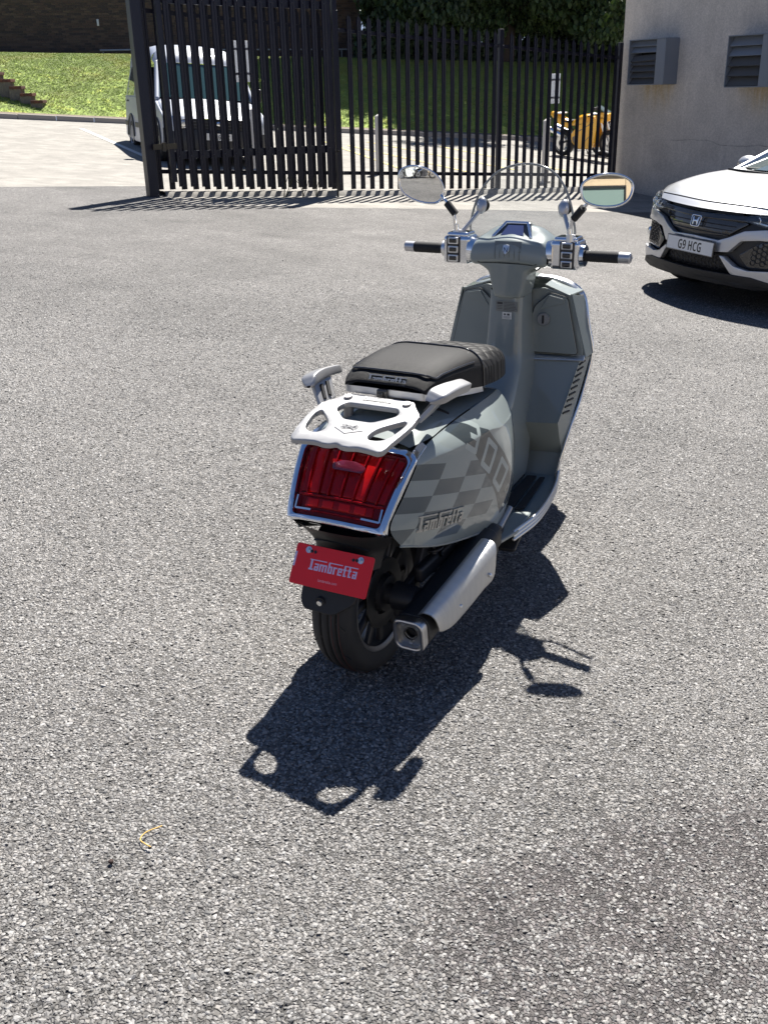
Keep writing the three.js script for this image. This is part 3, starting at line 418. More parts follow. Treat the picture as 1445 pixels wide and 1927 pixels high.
// ---------------------------------------------------------------- the scooter, traced in its own axes
{
const sc = thing('scooter', 'matt grey retro scooter with red tail lamp, silver rack and chequered side panel', 'scooter');
sc.position.set(-0.0483, 0.0069, -2.519); sc.rotation.y = R(-28.3);
const UX = V(1, 0, 0), UY = V(0, 1, 0), UZ = V(0, 0, -1);
const P = (n, g, m, parent = sc, l) => add(parent, n, g, m, l);
const both = (n, g, m, parent = sc) => { P(n, g, m, parent); P(n, mirX(g), m, parent); };

// wheels
function wheel(z, name, yc) {
  const prof = [[0.158, -0.05], [0.176, -0.058], [0.196, -0.062], [0.211, -0.056], [0.219, -0.042], [0.2225, -0.03], [0.2225, -0.026], [0.217, -0.025], [0.217, -0.02], [0.2245, -0.019], [0.225, -0.004], [0.219, -0.003], [0.219, 0.003], [0.225, 0.004], [0.2245, 0.019], [0.217, 0.02], [0.217, 0.025], [0.2225, 0.026], [0.2225, 0.03], [0.219, 0.042], [0.211, 0.056], [0.196, 0.062], [0.176, 0.058], [0.158, 0.05]];
  const w = new THREE.Group(); w.name = numbered(name); w.position.copy(S(0, yc, z)); w.scale.set(1.02, 1.035, 1.035); sc.add(w);
  const ty = P('tyre', wheelAxis(lathe(prof, 72)), mats.tyre, w);
  const cuts = []; for (let i = 0; i < 28; i++) { const a = (i / 28) * 6.2832, s = i % 2 ? 1 : -1, g = box(0.004, 0.0016, 0.034).rotateY(0.9 * s).translate(s * 0.036, 0.2212, 0).rotateX(a); cuts.push(g); } P('tread_cut', J(cuts), mats.plain, w).userData.kind = 'stuff';
  P('rim', wheelAxis(lathe([[0.15, -0.046], [0.161, -0.054], [0.166, -0.05], [0.16, -0.042], [0.15, -0.036], [0.146, -0.01], [0.146, 0.01], [0.15, 0.036], [0.16, 0.042], [0.166, 0.05], [0.161, 0.054], [0.15, 0.046]], 64)), M([0.16, 0.16, 0.165], 0.35, 0.7), w);
  const sp = rbox(0.018, 0.1, 0.022, 0.028, 0.1, 0, 0.006); for (let i = 0; i < 12; i++) P('spoke', sp.clone().rotateX((i / 12) * 6.2832), M([0.05, 0.05, 0.052], 0.4, 0.5), w);
  P('hub', J(cyl(V(-0.05, 0, 0), V(0.06, 0, 0), 0.055, 0.05, 28), cyl(V(0.05, 0, 0), V(0.085, 0, 0), 0.03, 0.026, 20)), mats.engine, w);
  P('brake_disc', J(wheelAxis(lathe([[0.06, 0.044], [0.098, 0.044], [0.098, 0.048], [0.06, 0.048], [0.06, 0.044]], 40))), M([0.06, 0.06, 0.06], 0.4, 0.8), w);
  P('tread_stripe', J(...[0.009, 0.031].map((x) => wheelAxis(lathe([[0.2246, x], [0.2254, x + 0.0005], [0.2254, x + 0.0016], [0.2246, x + 0.002]], 72)))), M([0.07, 0.012, 0.01], 0.7), w);
  return w;
}
wheel(0.006, 'rear_wheel', 0.2); wheel(1.36, 'front_wheel', 0.225);

// engine, swing arm, shock absorbers
P('engine_block', J(rbox(0.17, 0.19, 0.36, -0.04, 0.26, -0.36, 0.03), rbox(0.1, 0.12, 0.24, 0.07, 0.3, -0.32, 0.03), rbox(0.12, 0.14, 0.5, -0.13, 0.24, -0.22, 0.04), cyl(S(0.06, 0.3, 0.3), S(0.15, 0.3, 0.3), 0.06, 0.05, 24), cyl(S(0.1, 0.22, 0.42), S(0.155, 0.22, 0.42), 0.05, 0.045, 24), rbox(0.05, 0.05, 0.2, 0.14, 0.35, -0.28, 0.01)), mats.engine);
P('swing_arm', J(slab([S(0.12, 0.325, 0.12), S(0.12, 0.325, 0.155), S(0.12, 0.27, 0.14), S(0.12, 0.235, 0.11), S(0.12, 0.205, 0.035), S(0.12, 0.165, 0.0), S(0.12, 0.195, -0.03), S(0.12, 0.235, 0.0), S(0.12, 0.255, 0.075)], 0.02, { r: 0.012, bevel: 0.004 }), cyl(S(0.085, 0.2, 0.006), S(0.15, 0.2, 0.006), 0.042, 0.036, 24), cyl(S(0.13, 0.2, 0.006), S(0.17, 0.2, 0.006), 0.018, 0.016, 16), rbox(0.03, 0.05, 0.3, 0.13, 0.25, -0.2, 0.012)), M([0.035, 0.035, 0.038], 0.42, 0.4));
for (const s of [-1, 1]) { const coil = []; for (let i = 0; i <= 60; i++) { const t = i / 60, a = t * 6.2832 * 6; coil.push(S(s * 0.128 + 0.022 * Math.cos(a), 0.27 + 0.13 * t, 0.16 + 0.03 * t + 0.022 * Math.sin(a))); } P('shock_absorber', J(new THREE.TubeGeometry(new THREE.CatmullRomCurve3(coil), 150, 0.005, 6), cyl(S(s * 0.128, 0.22, 0.15), S(s * 0.128, 0.42, 0.19), 0.012, 0.012, 12)), M([0.05, 0.05, 0.055], 0.4, 0.5)); }
P('hose', J(rod([S(0.13, 0.4, 0.2), S(0.16, 0.345, 0.25), S(0.15, 0.3, 0.33), S(0.12, 0.28, 0.4)], 0.008, 20, 8), rod([S(0.14, 0.36, 0.36), S(0.165, 0.3, 0.42), S(0.15, 0.24, 0.44)], 0.007, 16, 8)), mats.rubber);
P('fitting', J(...[[0.16, 0.325, 0.33], [0.165, 0.31, 0.37], [0.168, 0.3, 0.41]].map((p) => cyl(S(p[0], p[1], p[2]), S(p[0], p[1] - 0.035, p[2] + 0.005), 0.012, 0.01, 12))), M([0.22, 0.21, 0.2], 0.45, 0.7));
P('stand', J(rod([S(-0.13, 0.2, 0.5), S(-0.17, 0.1, 0.42), S(-0.22, 0.02, 0.34)], 0.011, 16, 8), rbox(0.05, 0.012, 0.03, -0.225, 0.024, -0.335, 0.005), rod([S(-0.1, 0.2, -0.02), S(-0.105, 0.2, -0.12)], 0.007), rbox(0.035, 0.018, 0.018, -0.105, 0.2, 0.125, 0.006)), mats.engine);

// exhaust
{
  const e = new THREE.Group(); e.name = 'exhaust'; sc.add(e);
  const A = S(0.187, 0.163, -0.115), B = S(0.186, 0.225, 0.42), d = B.clone().sub(A), L = d.length();
  const m = new THREE.Matrix4().makeBasis(UX, new THREE.Vector3().crossVectors(d.clone().normalize().negate(), UX).normalize(), d.clone().normalize().negate()).setPosition(A);   // z points out of the tail pipe
  const put = (g) => g.applyMatrix4(m);
  const rr2 = (w, h, r) => rounded([[-w / 2, -h / 2], [w / 2, -h / 2], [w / 2, h / 2], [-w / 2, h / 2]], r, 8);
  P('muffler', put(J(ext(rr2(0.094, 0.1, 0.036), L - 0.04, 0.004).translate(0, 0, -L + 0.02), ext(rr2(0.08, 0.085, 0.034), 0.07, 0.02).translate(0, 0, -L - 0.04))), M([0.018, 0.018, 0.019], 0.5));
  P('end_cap', put(ext(rr2(0.092, 0.098, 0.03), 0.03, 0.005, [rr2(0.068, 0.074, 0.02)]).translate(0, 0, -0.018)), M([0.55, 0.55, 0.56], 0.28, 1), e);
  P('end_plate', put(ext(rr2(0.072, 0.078, 0.02), 0.006, 0.001, [smoothLoop([[0.017, 0], [0, 0.017], [-0.017, 0], [0, -0.017]], 24).map((p) => [p[0], p[1]])]).translate(0, 0, -0.012)), M([0.32, 0.32, 0.32], 0.42, 0.9), e);
  P('outlet', put(J(cyl(V(0, 0, -0.06), V(0, 0, -0.001), 0.0185, 0.0185, 28, true), cyl(V(0, 0, -0.06), V(0, 0, -0.058), 0.0185, 0.0185, 28))), mats.black, e);
  for (const [x, y] of [[-0.02, 0.026], [0.022, 0.022], [0.0, -0.028]]) P('bolt', put(J(cyl(V(x, y, -0.008), V(x, y, -0.001), 0.006, 0.005, 12))), mats.satin, e);
  // heat shield wraps the upper outer side
  const rows = [[-0.03, 0], [-0.06, 1], [-0.14, 1], [-0.24, 1], [-0.33, 1], [-0.4, 1], [-0.425, 1]].map(([z, k], i) => {
    const f = i / 6, prof = [[0.022, 0.063], [0.036, 0.066], [0.054, 0.058], [0.063, 0.04], [0.066, 0.015], [0.065, lerp(-0.005, -0.03, Math.min(1, f * 2.5))], [0.06, lerp(-0.014, -0.05, Math.min(1, f * 2.5))]];
    return prof.map(([x, y], m) => [x + 0.018 * f * (m / 6 > 0.3 ? 1 : 0.5), y + 0.004 * f, z + (i < 2 ? -0.045 * (m / 6) + 0.02 : 0) + (i > 4 ? 0.06 * Math.max(0, m / 6 - 0.35) : 0)]);
  });
  const sh = loft(rows, 30, 40, (q) => V(q[0], q[1], q[2])), sh2 = sh.clone(); { const p = sh2.attributes.position, n = sh.attributes.normal; for (let i = 0; i < p.count; i++) p.setXYZ(i, p.getX(i) * 0.96, p.getY(i) * 0.96, p.getZ(i)); }
  const brushed = tex(256, (u, v, x, y) => 0.55 + 0.25 * (fbm(u * 4, v * 60, 3, 4) - 0.5) + 0.4 * (fbm(u * 3, v * 3, 4, 3) - 0.5), { srgb: false });
  P('heat_shield', put(J(sh, sh2)), M([0.6, 0.6, 0.59], 1, 0.92, { roughnessMap: brushed, bumpMap: brushed, bumpScale: 0.0006 }), e);
  for (const [x, y, z] of [[0.072, 0.0, -0.17], [0.083, -0.01, -0.36]]) P('bolt', put(ball(V(x, y, z), 0.007, 10)), mats.satin, e);
  P('header_pipe', rod([S(0.186, 0.22, 0.45), S(0.17, 0.2, 0.55), S(0.1, 0.16, 0.62), S(0.03, 0.16, 0.58)], 0.022, 24, 12), mats.engine, e);
}

// tail lamp panel: a plane from the lower rear to the upper front, bowed outwards
const T0 = [0.462, -0.168], TS = [0.152, 0.643], TD = [0.176, 0.147]; const TL = Math.hypot(TD[0], TD[1]);       // base (Y,Z), direction
const tailN = S(0, TD[1] / TL, -TD[0] / TL);
const tail = (x, s, h = 0) => { const w = 1, y = T0[0] + (TD[0] / TL) * s, z = T0[1] + (TD[1] / TL) * s, bow = 0.016 * (1 - Math.pow(x / 0.16, 2)) + 0.012 * (1 - Math.pow((s / TL - 0.5) * 2, 2)) - 0.012; return S(x, y, z).addScaledVector(tailN, h + bow); };
const onTail = (g, len = 0.02) => warp(tess(g, len), (v) => v.copy(tail(v.x, v.y, v.z)), 0.5);
const frameOut = [[-0.146, 0.0], [0.146, 0.0], [0.174, 0.218], [0.15, 0.236], [-0.15, 0.236], [-0.174, 0.218]], lensIn = [[-0.129, 0.014], [0.129, 0.014], [0.154, 0.2], [0.14, 0.218], [-0.14, 0.218], [-0.154, 0.2]];
P('lamp_bezel', onTail(ext(rounded(frameOut, 0.014), 0.03, 0.004, [rounded(lensIn, 0.012)]).translate(0, 0, -0.012), 0.03), mats.chrome);
{
  const red = M([0.26, 0.004, 0.007], 0.12, 0, { specularIntensity: 0.5 }), redIn = M([0.5, 0.009, 0.011], 0.14, 0, { specularIntensity: 0.5 }), redDark = M([0.15, 0.0025, 0.005], 0.15, 0, { specularIntensity: 0.5 });
  const lens = P('tail_lamp', onTail(ext(rounded(lensIn, 0.012), 0.014, 0.003).translate(0, 0, -0.012), 0.02), redDark);
  const fan = (x, y) => x * lerp(0.9, 1.06, (y - 0.07) / 0.14);
  const col = (x0, x1, y0, y1, h0, h1, m, n) => { const g = tess(rbox(x1 - x0, y1 - y0, h1 - h0, (x0 + x1) / 2, (y0 + y1) / 2, (h0 + h1) / 2, 0.003, 2), 0.02); P(n, warp(g, (v) => v.copy(tail(fan(v.x, v.y), v.y, v.z)), 0.6), m, lens); };
  [[-0.137, -0.115, 0], [-0.111, -0.078, 1], [-0.072, -0.044, 0], [-0.04, -0.004, 0], [0.004, 0.04, 0], [0.044, 0.072, 1], [0.078, 0.111, 0], [0.115, 0.137, 0]].forEach(([a, b, k], i) => col(a, b, 0.078, 0.205, -0.002, 0.006, k ? redIn : red, 'lamp_column'));
  for (const x of [-0.1125, -0.0745, -0.0415, 0, 0.0415, 0.0745, 0.1125]) col(x - 0.0022, x + 0.0022, 0.074, 0.21, -0.002, 0.012, red, 'lamp_fin');
  P('lamp_step', onTail(J(rbox(0.25, 0.006, 0.012, 0, 0.07, 0.005, 0.002), rbox(0.2, 0.026, 0.008, 0, 0.052, 0.003, 0.003), rbox(0.252, 0.005, 0.008, 0, 0.03, 0.004, 0.002)), 0.03), red, lens);
  for (const x of [-0.075, -0.03, 0.02, 0.065]) P('lamp_cell', onTail(rbox(0.032, 0.02, 0.006, x, 0.051, 0.0068, 0.002), 0.03), redIn, lens);
  P('lamp_badge', onTail(ext(rounded([[-0.045, 0.146], [-0.05, 0.164], [-0.02, 0.176], [0.02, 0.176], [0.05, 0.164], [0.045, 0.146]], 0.008), 0.006, 0.002).translate(0, 0, 0.009), 0.03), M([0.12, 0.01, 0.03], 0.25, 0.1, { clearcoat: 1 }), lens);
  for (const s of [-1, 1]) P('lamp_trim', onTail(J(box(0.05, 0.005, 0.004, s * 0.1, 0.03, 0.012), box(0.005, 0.035, 0.004, s * 0.1255, 0.047, 0.012)), 0.03), mats.chrome, lens);
}
P('bezel_return', J(...[-1, 1].map((s) => slab([tail(s * 0.172, 0.216, 0.012), tail(s * 0.15, 0.236, 0.012), S(s * 0.15, 0.658, 0.035), S(s * 0.172, 0.648, 0.025)], 0.006, { bevel: 0.002, flip: s < 0 }))), mats.chrome);

// side panels
const decal = canvasTex(1024, 640, (g, w, h) => {
  // canvas maps Z -0.24..0.72 to x, Y 0.70..0.18 to y
  const X = (z) => ((z + 0.24) / 0.96) * w, Y = (y) => ((0.7 - y) / 0.52) * h, poly = (a) => { g.beginPath(); a.forEach((p, i) => (i ? g.lineTo(X(p[0]), Y(p[1])) : g.moveTo(X(p[0]), Y(p[1])))); g.closePath(); g.fill(); };
  g.fillStyle = 'rgb(136,145,144)'; g.fillRect(0, 0, w, h);
  const dark = 'rgb(70,82,88)';
  g.fillStyle = dark;
  const O = [-0.05, 0.621], a = [0.142, -0.039], b = [-0.038, -0.034];
  const at = (i, j) => [O[0] + a[0] * i + b[0] * j, O[1] + a[1] * i - 0.0335 * j];
  for (let j = 0; j < 5; j++) for (let i = 0; i < 4; i++) if ((i + j) % 2 === 0) poly([at(i, j), at(i + 1, j), at(i + 1, j + 1), at(i, j + 1)]);
  g.fillStyle = 'rgb(54,62,65)'; poly([[0.143, 0.654], [0.205, 0.664], [0.368, 0.594], [0.476, 0.49], [0.559, 0.402], [0.56, 0.3], [0.485, 0.285], [0.38, 0.42], [0.262, 0.555]]);
  g.strokeStyle = 'rgb(152,162,160)'; g.lineWidth = 20; g.lineJoin = 'round';
  const digit = (z, y, ang, pts) => { g.save(); g.translate(X(z), Y(y)); g.rotate(ang); g.beginPath(); pts.forEach((p, i) => (i ? g.lineTo(p[0], p[1]) : g.moveTo(p[0], p[1]))); g.stroke(); g.restore(); };
  const zero = [[-37, -44], [37, -44], [37, 44], [-37, 44], [-37, -44], [37, -44]];
  digit(0.265, 0.605, 0.62, [[-40, -44], [36, -44], [36, 44], [-40, 44]]); digit(0.265, 0.605, 0.62, [[-14, 0], [36, 0]]);
  digit(0.362, 0.517, 0.76, zero); digit(0.446, 0.43, 0.86, zero);
  g.strokeStyle = 'rgb(112,120,119)'; g.lineWidth = 6; digit(0.512, 0.36, 0.9, [[-14, -14], [14, -14], [14, 14], [-14, 14], [-14, -14]]);
});
const panelRows = [
  [[0.168, 0.64, -0.015], [0.171, 0.628, -0.028], [0.174, 0.612, -0.042], [0.172, 0.6, -0.05], [0.164, 0.55, -0.092], [0.153, 0.48, -0.15], [0.158, 0.41, -0.1]],
  [[0.168, 0.653, 0.06], [0.18, 0.638, 0.057], [0.1895, 0.616, 0.05], [0.19, 0.6, 0.044], [0.188, 0.545, 0], [0.18, 0.462, -0.06], [0.168, 0.388, -0.04]],
  [[0.166, 0.657, 0.14], [0.184, 0.637, 0.138], [0.198, 0.61, 0.132], [0.199, 0.594, 0.128], [0.2, 0.535, 0.09], [0.196, 0.44, 0.05], [0.175, 0.352, 0.05]],
  [[0.161, 0.657, 0.27], [0.184, 0.632, 0.27], [0.2035, 0.6, 0.268], [0.205, 0.583, 0.264], [0.209, 0.515, 0.235], [0.207, 0.415, 0.2], [0.181, 0.308, 0.19]],
  [[0.154, 0.652, 0.37], [0.18, 0.627, 0.37], [0.2035, 0.594, 0.375], [0.206, 0.577, 0.376], [0.213, 0.5, 0.37], [0.212, 0.385, 0.355], [0.187, 0.27, 0.345]],
  [[0.15, 0.65, 0.43], [0.175, 0.623, 0.43], [0.2005, 0.583, 0.435], [0.204, 0.565, 0.44], [0.214, 0.49, 0.46], [0.215, 0.38, 0.49], [0.19, 0.25, 0.43]],
  [[0.147, 0.648, 0.47], [0.17, 0.618, 0.475], [0.194, 0.572, 0.49], [0.198, 0.553, 0.497], [0.209, 0.478, 0.515], [0.212, 0.37, 0.545], [0.191, 0.24, 0.49]],
  [[0.135, 0.641, 0.57], [0.152, 0.605, 0.59], [0.17, 0.558, 0.61], [0.175, 0.54, 0.617], [0.187, 0.46, 0.63], [0.192, 0.35, 0.62], [0.186, 0.23, 0.55]],
  [[0.118, 0.632, 0.65], [0.13, 0.598, 0.68], [0.142, 0.555, 0.705], [0.146, 0.535, 0.712], [0.153, 0.45, 0.72], [0.158, 0.34, 0.7], [0.16, 0.226, 0.62]],
  [[0.1, 0.618, 0.672], [0.108, 0.58, 0.7], [0.113, 0.545, 0.72], [0.115, 0.52, 0.727], [0.118, 0.44, 0.732], [0.12, 0.33, 0.71], [0.12, 0.226, 0.64]],
  [[0.06, 0.6, 0.672], [0.065, 0.56, 0.7], [0.07, 0.53, 0.71], [0.07, 0.51, 0.715], [0.07, 0.43, 0.71], [0.07, 0.33, 0.69], [0.07, 0.235, 0.62]],
];
const decalUV = (q) => [(-q.z + 0.24) / 0.96, 1 - (0.7 - q.y) / 0.52];
const panelG = loft(panelRows, 60, 90, S3, decalUV);
const panelMat = mats.body.clone(); panelMat.color.set(0xffffff); panelMat.map = decal;
for (const s of [1, -1]) {
  const g = s > 0 ? panelG : mirX(panelG), pnl = P('side_panel', g, panelMat);
  P('panel_lip', rod(Array.from({ length: 12 }, (_, i) => { const q = net(panelRows, 1, (i / 11) * 0.78); return S(s * (q[0] - 0.002), q[1] - 0.001, q[2]); }), 0.004, 40, 8), mats.body, pnl);
  if (s > 0) badgeOn(pnl);
}
function badgeOn(parent) { // raised badge that follows the right panel
  const smp = []; for (let a = 0; a <= 60; a++) for (let b = 0; b <= 50; b++) { const q = net(panelRows, a / 60, b / 60); smp.push(q); }
  const xAt = (y, z) => { let w = 0, x = 0; for (const q of smp) { const d = (q[1] - y) ** 2 + (q[2] - z) ** 2, k = 1 / (d * d + 1e-9); w += k; x += k * q[0]; } return x / w; };
  const c = [0.428, 0.068], ez = [-0.232, 0.973];               // (Y, Z) centre and reading direction
  const g = warp(tess(wordGeo(0.245, 0.0035), 0.02), (v) => { const y = c[0] + ez[0] * v.x + 0.93 * v.y, z = c[1] + ez[1] * v.x + 0.1 * v.y; v.copy(S(xAt(y, z) + v.z + 0.0006, y, z)); }, 0.5);
  P('badge', g, M([0.42, 0.42, 0.4], 0.35, 0.6), parent);
}
// top of the tail between the panels
{
  const prof = [[0.14, 0.648, -0.012, 0.016], [0.1655, 0.656, 0.06, 0.032], [0.164, 0.659, 0.14, 0.04], [0.159, 0.659, 0.27, 0.03], [0.152, 0.654, 0.42, 0.02], [0.14, 0.644, 0.56, 0.01], [0.12, 0.634, 0.64, 0.0], [0.1, 0.612, 0.66, -0.02]];
  const rows = prof.map(([w, y, z, h]) => [-1, -0.75, -0.35, 0, 0.35, 0.75, 1].map((k) => [w * k, y + 0.002 + h * (1 - Math.pow(Math.abs(k), 3)), z]));
  const cover = P('tail_cover', loft(rows, 30, 50), mats.body);
  const slots = []; for (const s of [1, -1]) [[0.125, 0.06, 0.03], [0.17, 0.085, 0.033], [0.225, 0.095, 0.036]].forEach(([z, l], i) => { const g = rbox(0.042, 0.006, 0.014, 0, 0, 0, 0.003).rotateZ(-0.42 * s).rotateY(0.45 * s).translate(s * 0.124, 0.6775 + 0.0015 * i, -z); slots.push(g); });
  P('vent_slot', J(slots), mats.black, cover);
  P('under_tray', J(slab([S(-0.14, 0.64, 0.02), S(0.14, 0.64, 0.02), S(0.12, 0.63, 0.6), S(-0.12, 0.63, 0.6)], 0.01), slab([S(-0.15, 0.43, -0.1), S(0.15, 0.43, -0.1), S(0.16, 0.3, 0.5), S(-0.16, 0.3, 0.5)], 0.01)), mats.black);
}
// rear mudguard, plate carrier and number plate
{
  const rows = [[[-0.15, 0.462, -0.16], [-0.08, 0.452, -0.178], [0, 0.45, -0.182], [0.08, 0.452, -0.178], [0.15, 0.462, -0.16]], [[-0.14, 0.43, -0.12], [-0.08, 0.42, -0.15], [0, 0.418, -0.155], [0.08, 0.42, -0.15], [0.14, 0.43, -0.12]], [[-0.11, 0.39, -0.1], [-0.07, 0.38, -0.135], [0, 0.378, -0.14], [0.07, 0.38, -0.135], [0.11, 0.39, -0.1]], [[-0.095, 0.34, -0.11], [-0.06, 0.335, -0.165], [0, 0.333, -0.17], [0.06, 0.335, -0.165], [0.1, 0.34, -0.11]]];
  const mg = P('mudguard', J(loft(rows, 24, 16), slab([S(-0.078, 0.35, -0.185), S(-0.08, 0.262, -0.218), S(-0.068, 0.236, -0.222), S(0.02, 0.232, -0.222), S(0.075, 0.27, -0.205), S(0.095, 0.35, -0.16)], 0.014, { r: 0.014, bevel: 0.003 })), M([0.011, 0.011, 0.012], 0.55));
  const arc = grid((u, v) => { const a = lerp(2.25, 0.75, u), x = lerp(-0.085, 0.085, v), r = 0.262 - 0.016 * Math.pow(Math.abs(x) / 0.085, 3); return S(x, 0.205 + r * Math.sin(a), 0.012 + r * Math.cos(a)); }, 30, 12); P('inner_guard', arc, mats.black, mg);
  P('bolt', J(cyl(S(-0.02, 0.268, -0.212), S(-0.02, 0.264, -0.232), 0.0085, 0.0075, 14)), mats.satin, mg); P('washer', cyl(S(-0.02, 0.268, -0.21), S(-0.02, 0.265, -0.2265), 0.015, 0.015, 20), mats.rubber, mg);
  const c = [S(-0.117, 0.396, -0.166), S(-0.1165, 0.303, -0.224), S(0.1165, 0.303, -0.224), S(0.117, 0.396, -0.166)];
  const W = 900, H = 420, pt = canvasTex(W, H, (g) => {
    g.fillStyle = 'rgb(232,12,14)'; g.fillRect(0, 0, W, H);
    g.fillStyle = 'rgb(205,190,222)'; wordDraw(g, 190, 250, 560); g.fillRect(0, 92, 24, 150);
    g.font = '34px sans-serif'; g.textAlign = 'center'; g.fillStyle = 'rgb(225,190,200)'; g.fillText('lambretta.com', 440, 352);
  });
  const pl = thing('number_plate', 'red dealer plate with pale lettering bolted under the tail lamp', 'x', null, sc); delete pl.userData.category;
  const g = slab(c, 0.0024, { r: 0.008, bevel: 0.0007 }); { // uv over the face
    const p = g.attributes.position, uv = g.attributes.uv, o = c[1], ex = c[2].clone().sub(c[1]), ey = c[0].clone().sub(c[1]), v = V(0, 0, 0); for (let i = 0; i < p.count; i++) { v.fromBufferAttribute(p, i).sub(o); uv.setXY(i, v.dot(ex) / ex.lengthSq(), v.dot(ey) / ey.lengthSq()); } }
  P('plate', g, new THREE.MeshPhysicalMaterial({ map: pt, roughness: 0.35, clearcoat: 0.4, clearcoatRoughness: 0.06 }), pl);
  const n = c[1].clone().sub(c[0]).cross(c[2].clone().sub(c[0])).normalize(), on = (u, v, h) => c[0].clone().addScaledVector(c[3].clone().sub(c[0]), u).addScaledVector(c[1].clone().sub(c[0]), v).addScaledVector(n, h);
  const cap = [mats.satin, mats.black];
  for (const u of [0.165, 0.835]) { P('bolt', J(cyl(on(u, 0.13, 0.0), on(u, 0.13, 0.003), 0.0095, 0.009, 20), cyl(on(u, 0.13, 0.003), on(u, 0.13, 0.008), 0.005, 0.0045, 6)), mats.satin, pl); const k = u < 0.5 ? 0.09 : -0.09; P('slot', J(cyl(on(u + k * 0.5, 0.15, 0.0005), on(u + k * 0.5, 0.15, 0.0033), 0.0045, 0.0045, 12), cyl(on(u + k, 0.155, 0.0005), on(u + k, 0.155, 0.0033), 0.0045, 0.0045, 12)), mats.black, pl); }
}
// rack with two grab handles, sloping down to the rear
{
  const rk = thing('luggage_rack', 'silver cast luggage rack with grab handles', 'x', null, sc); delete rk.userData.category;
  const Lh = [[0, 0.1], [0.1, 0.102], [0.12, 0.07], [0.149, 0.036], [0.154, -0.02], [0.148, -0.075], [0.137, -0.146], [0.124, -0.155], [0.1, -0.15], [0.06, -0.146], [0.035, -0.152], [0.015, -0.15], [0, -0.142]];
  const out = [...Lh, ...Lh.slice(1, -1).reverse().map(([x, z]) => [-x, z])];
  const hF = [[-0.075, 0.054], [0.075, 0.054], [0.09, 0.032], [0.088, 0.012], [0.042, -0.032], [-0.042, -0.032], [-0.088, 0.012], [-0.09, 0.032]];
  const hR = [[0.125, -0.002], [0.135, -0.014], [0.134, -0.04], [0.125, -0.088], [0.107, -0.112], [0.075, -0.114], [0.064, -0.095], [0.07, -0.062], [0.088, -0.038]];
  const g = ext(rounded(out, 0.014, 4).reverse(), 0.015, 0.0032, [rounded(hF, 0.011), rounded(hR, 0.014), rounded(hR.map(([x, z]) => [-x, z]), 0.014)], 4);
  const yOf = (x, z) => 0.713 + 0.2 * (z - 0.05) - 0.005 * sm(-0.12, -0.155, z);
  P('rack_plate', warp(tess(g, 0.03), (v) => v.copy(S(v.x, yOf(v.x, v.y) + v.z, v.y)), 0.32), mats.silverPaint, rk);
  for (const s of [-1, 1]) { P('bolt', J(cyl(S(s * 0.089, yOf(0, 0.079) + 0.01, 0.079), S(s * 0.089, yOf(0, 0.079) + 0.0205, 0.077), 0.0125, 0.0115, 20)), mats.castMetal, rk); P('spacer', cyl(S(s * 0.085, 0.66, 0.07), S(s * 0.085, yOf(0, 0.07), 0.07), 0.014, 0.014, 16), mats.castMetal, rk); }
  const ch = (pts, t) => pts.map((p) => S(p[0], yOf(p[0], p[1]) + 0.0168 + t, p[1]));
  P('rack_emblem', slab(ch([[0.042, -0.058], [0.042, -0.08], [0, -0.104], [-0.042, -0.08], [-0.042, -0.058]], 0), 0.0025, { bevel: 0.0008, flip: false }), mats.silverPaint, rk);
  P('emblem_mark', J(...[[-0.018, -0.062, 0.018, -0.085], [0.018, -0.062, -0.018, -0.085], [-0.024, -0.069, 0.024, -0.069], [-0.024, -0.078, 0.024, -0.078]].map(([a, b, c, d]) => cyl(S(a, yOf(0, b) + 0.0192, b), S(c, yOf(0, d) + 0.0192, d), 0.001, 0.001, 6))), mats.castMetal, rk);
  { const gw = wordGeo(0.085, 0.0012); place(gw, S(0.0, yOf(0, 0.082) + 0.0167, 0.082), S(1, 0, 0), S(0, 0.23, 1)); P('rack_lettering', gw, M([0.5, 0.5, 0.5], 0.5, 0.5), rk); }
  for (const s of [1, -1]) {
    const hd = new THREE.Group(); hd.name = numbered('grab_handle'); rk.add(hd);
    const qd = (a, b, c, d, t, o) => slab([a, b, c, d].map(([x, y, z]) => S(s * x, y, z)), t, { r: 0.006, bevel: 0.003, flip: s < 0, ...o });
    P('handle_stem', qd([0.143, 0.712, 0.025], [0.142, 0.722, 0.105], [0.184, 0.772, 0.145], [0.185, 0.77, 0.055], 0.013), mats.silverPaint, hd);
    for (const k of [0.33, 0.66]) { const m = (a, b) => [0, 1, 2].map((c) => lerp(a[c], b[c], k)), lo = m([0.1465, 0.716, 0.025], [0.1455, 0.726, 0.105]), hi = m([0.18, 0.765, 0.055], [0.179, 0.767, 0.145]); const e0 = [0, 1, 2].map((c) => lerp(lo[c], hi[c], 0.18)), e1 = [0, 1, 2].map((c) => lerp(lo[c], hi[c], 0.85)); P('handle_slot', J(cyl(S(s * e0[0], e0[1], e0[2]), S(s * e1[0], e1[1], e1[2]), 0.0062, 0.0062, 10)), mats.black, hd); }
    const st = [[[0.178, 0.768, 0.02], 0.012, 0.006], [[0.184, 0.772, 0.03], 0.034, 0.016], [[0.192, 0.778, 0.05], 0.05, 0.028], [[0.198, 0.779, 0.1], 0.047, 0.029], [[0.2, 0.775, 0.15], 0.042, 0.028], [[0.2, 0.769, 0.2], 0.038, 0.026], [[0.2, 0.767, 0.215], 0.024, 0.016], [[0.2, 0.766, 0.218], 0.004, 0.003]];
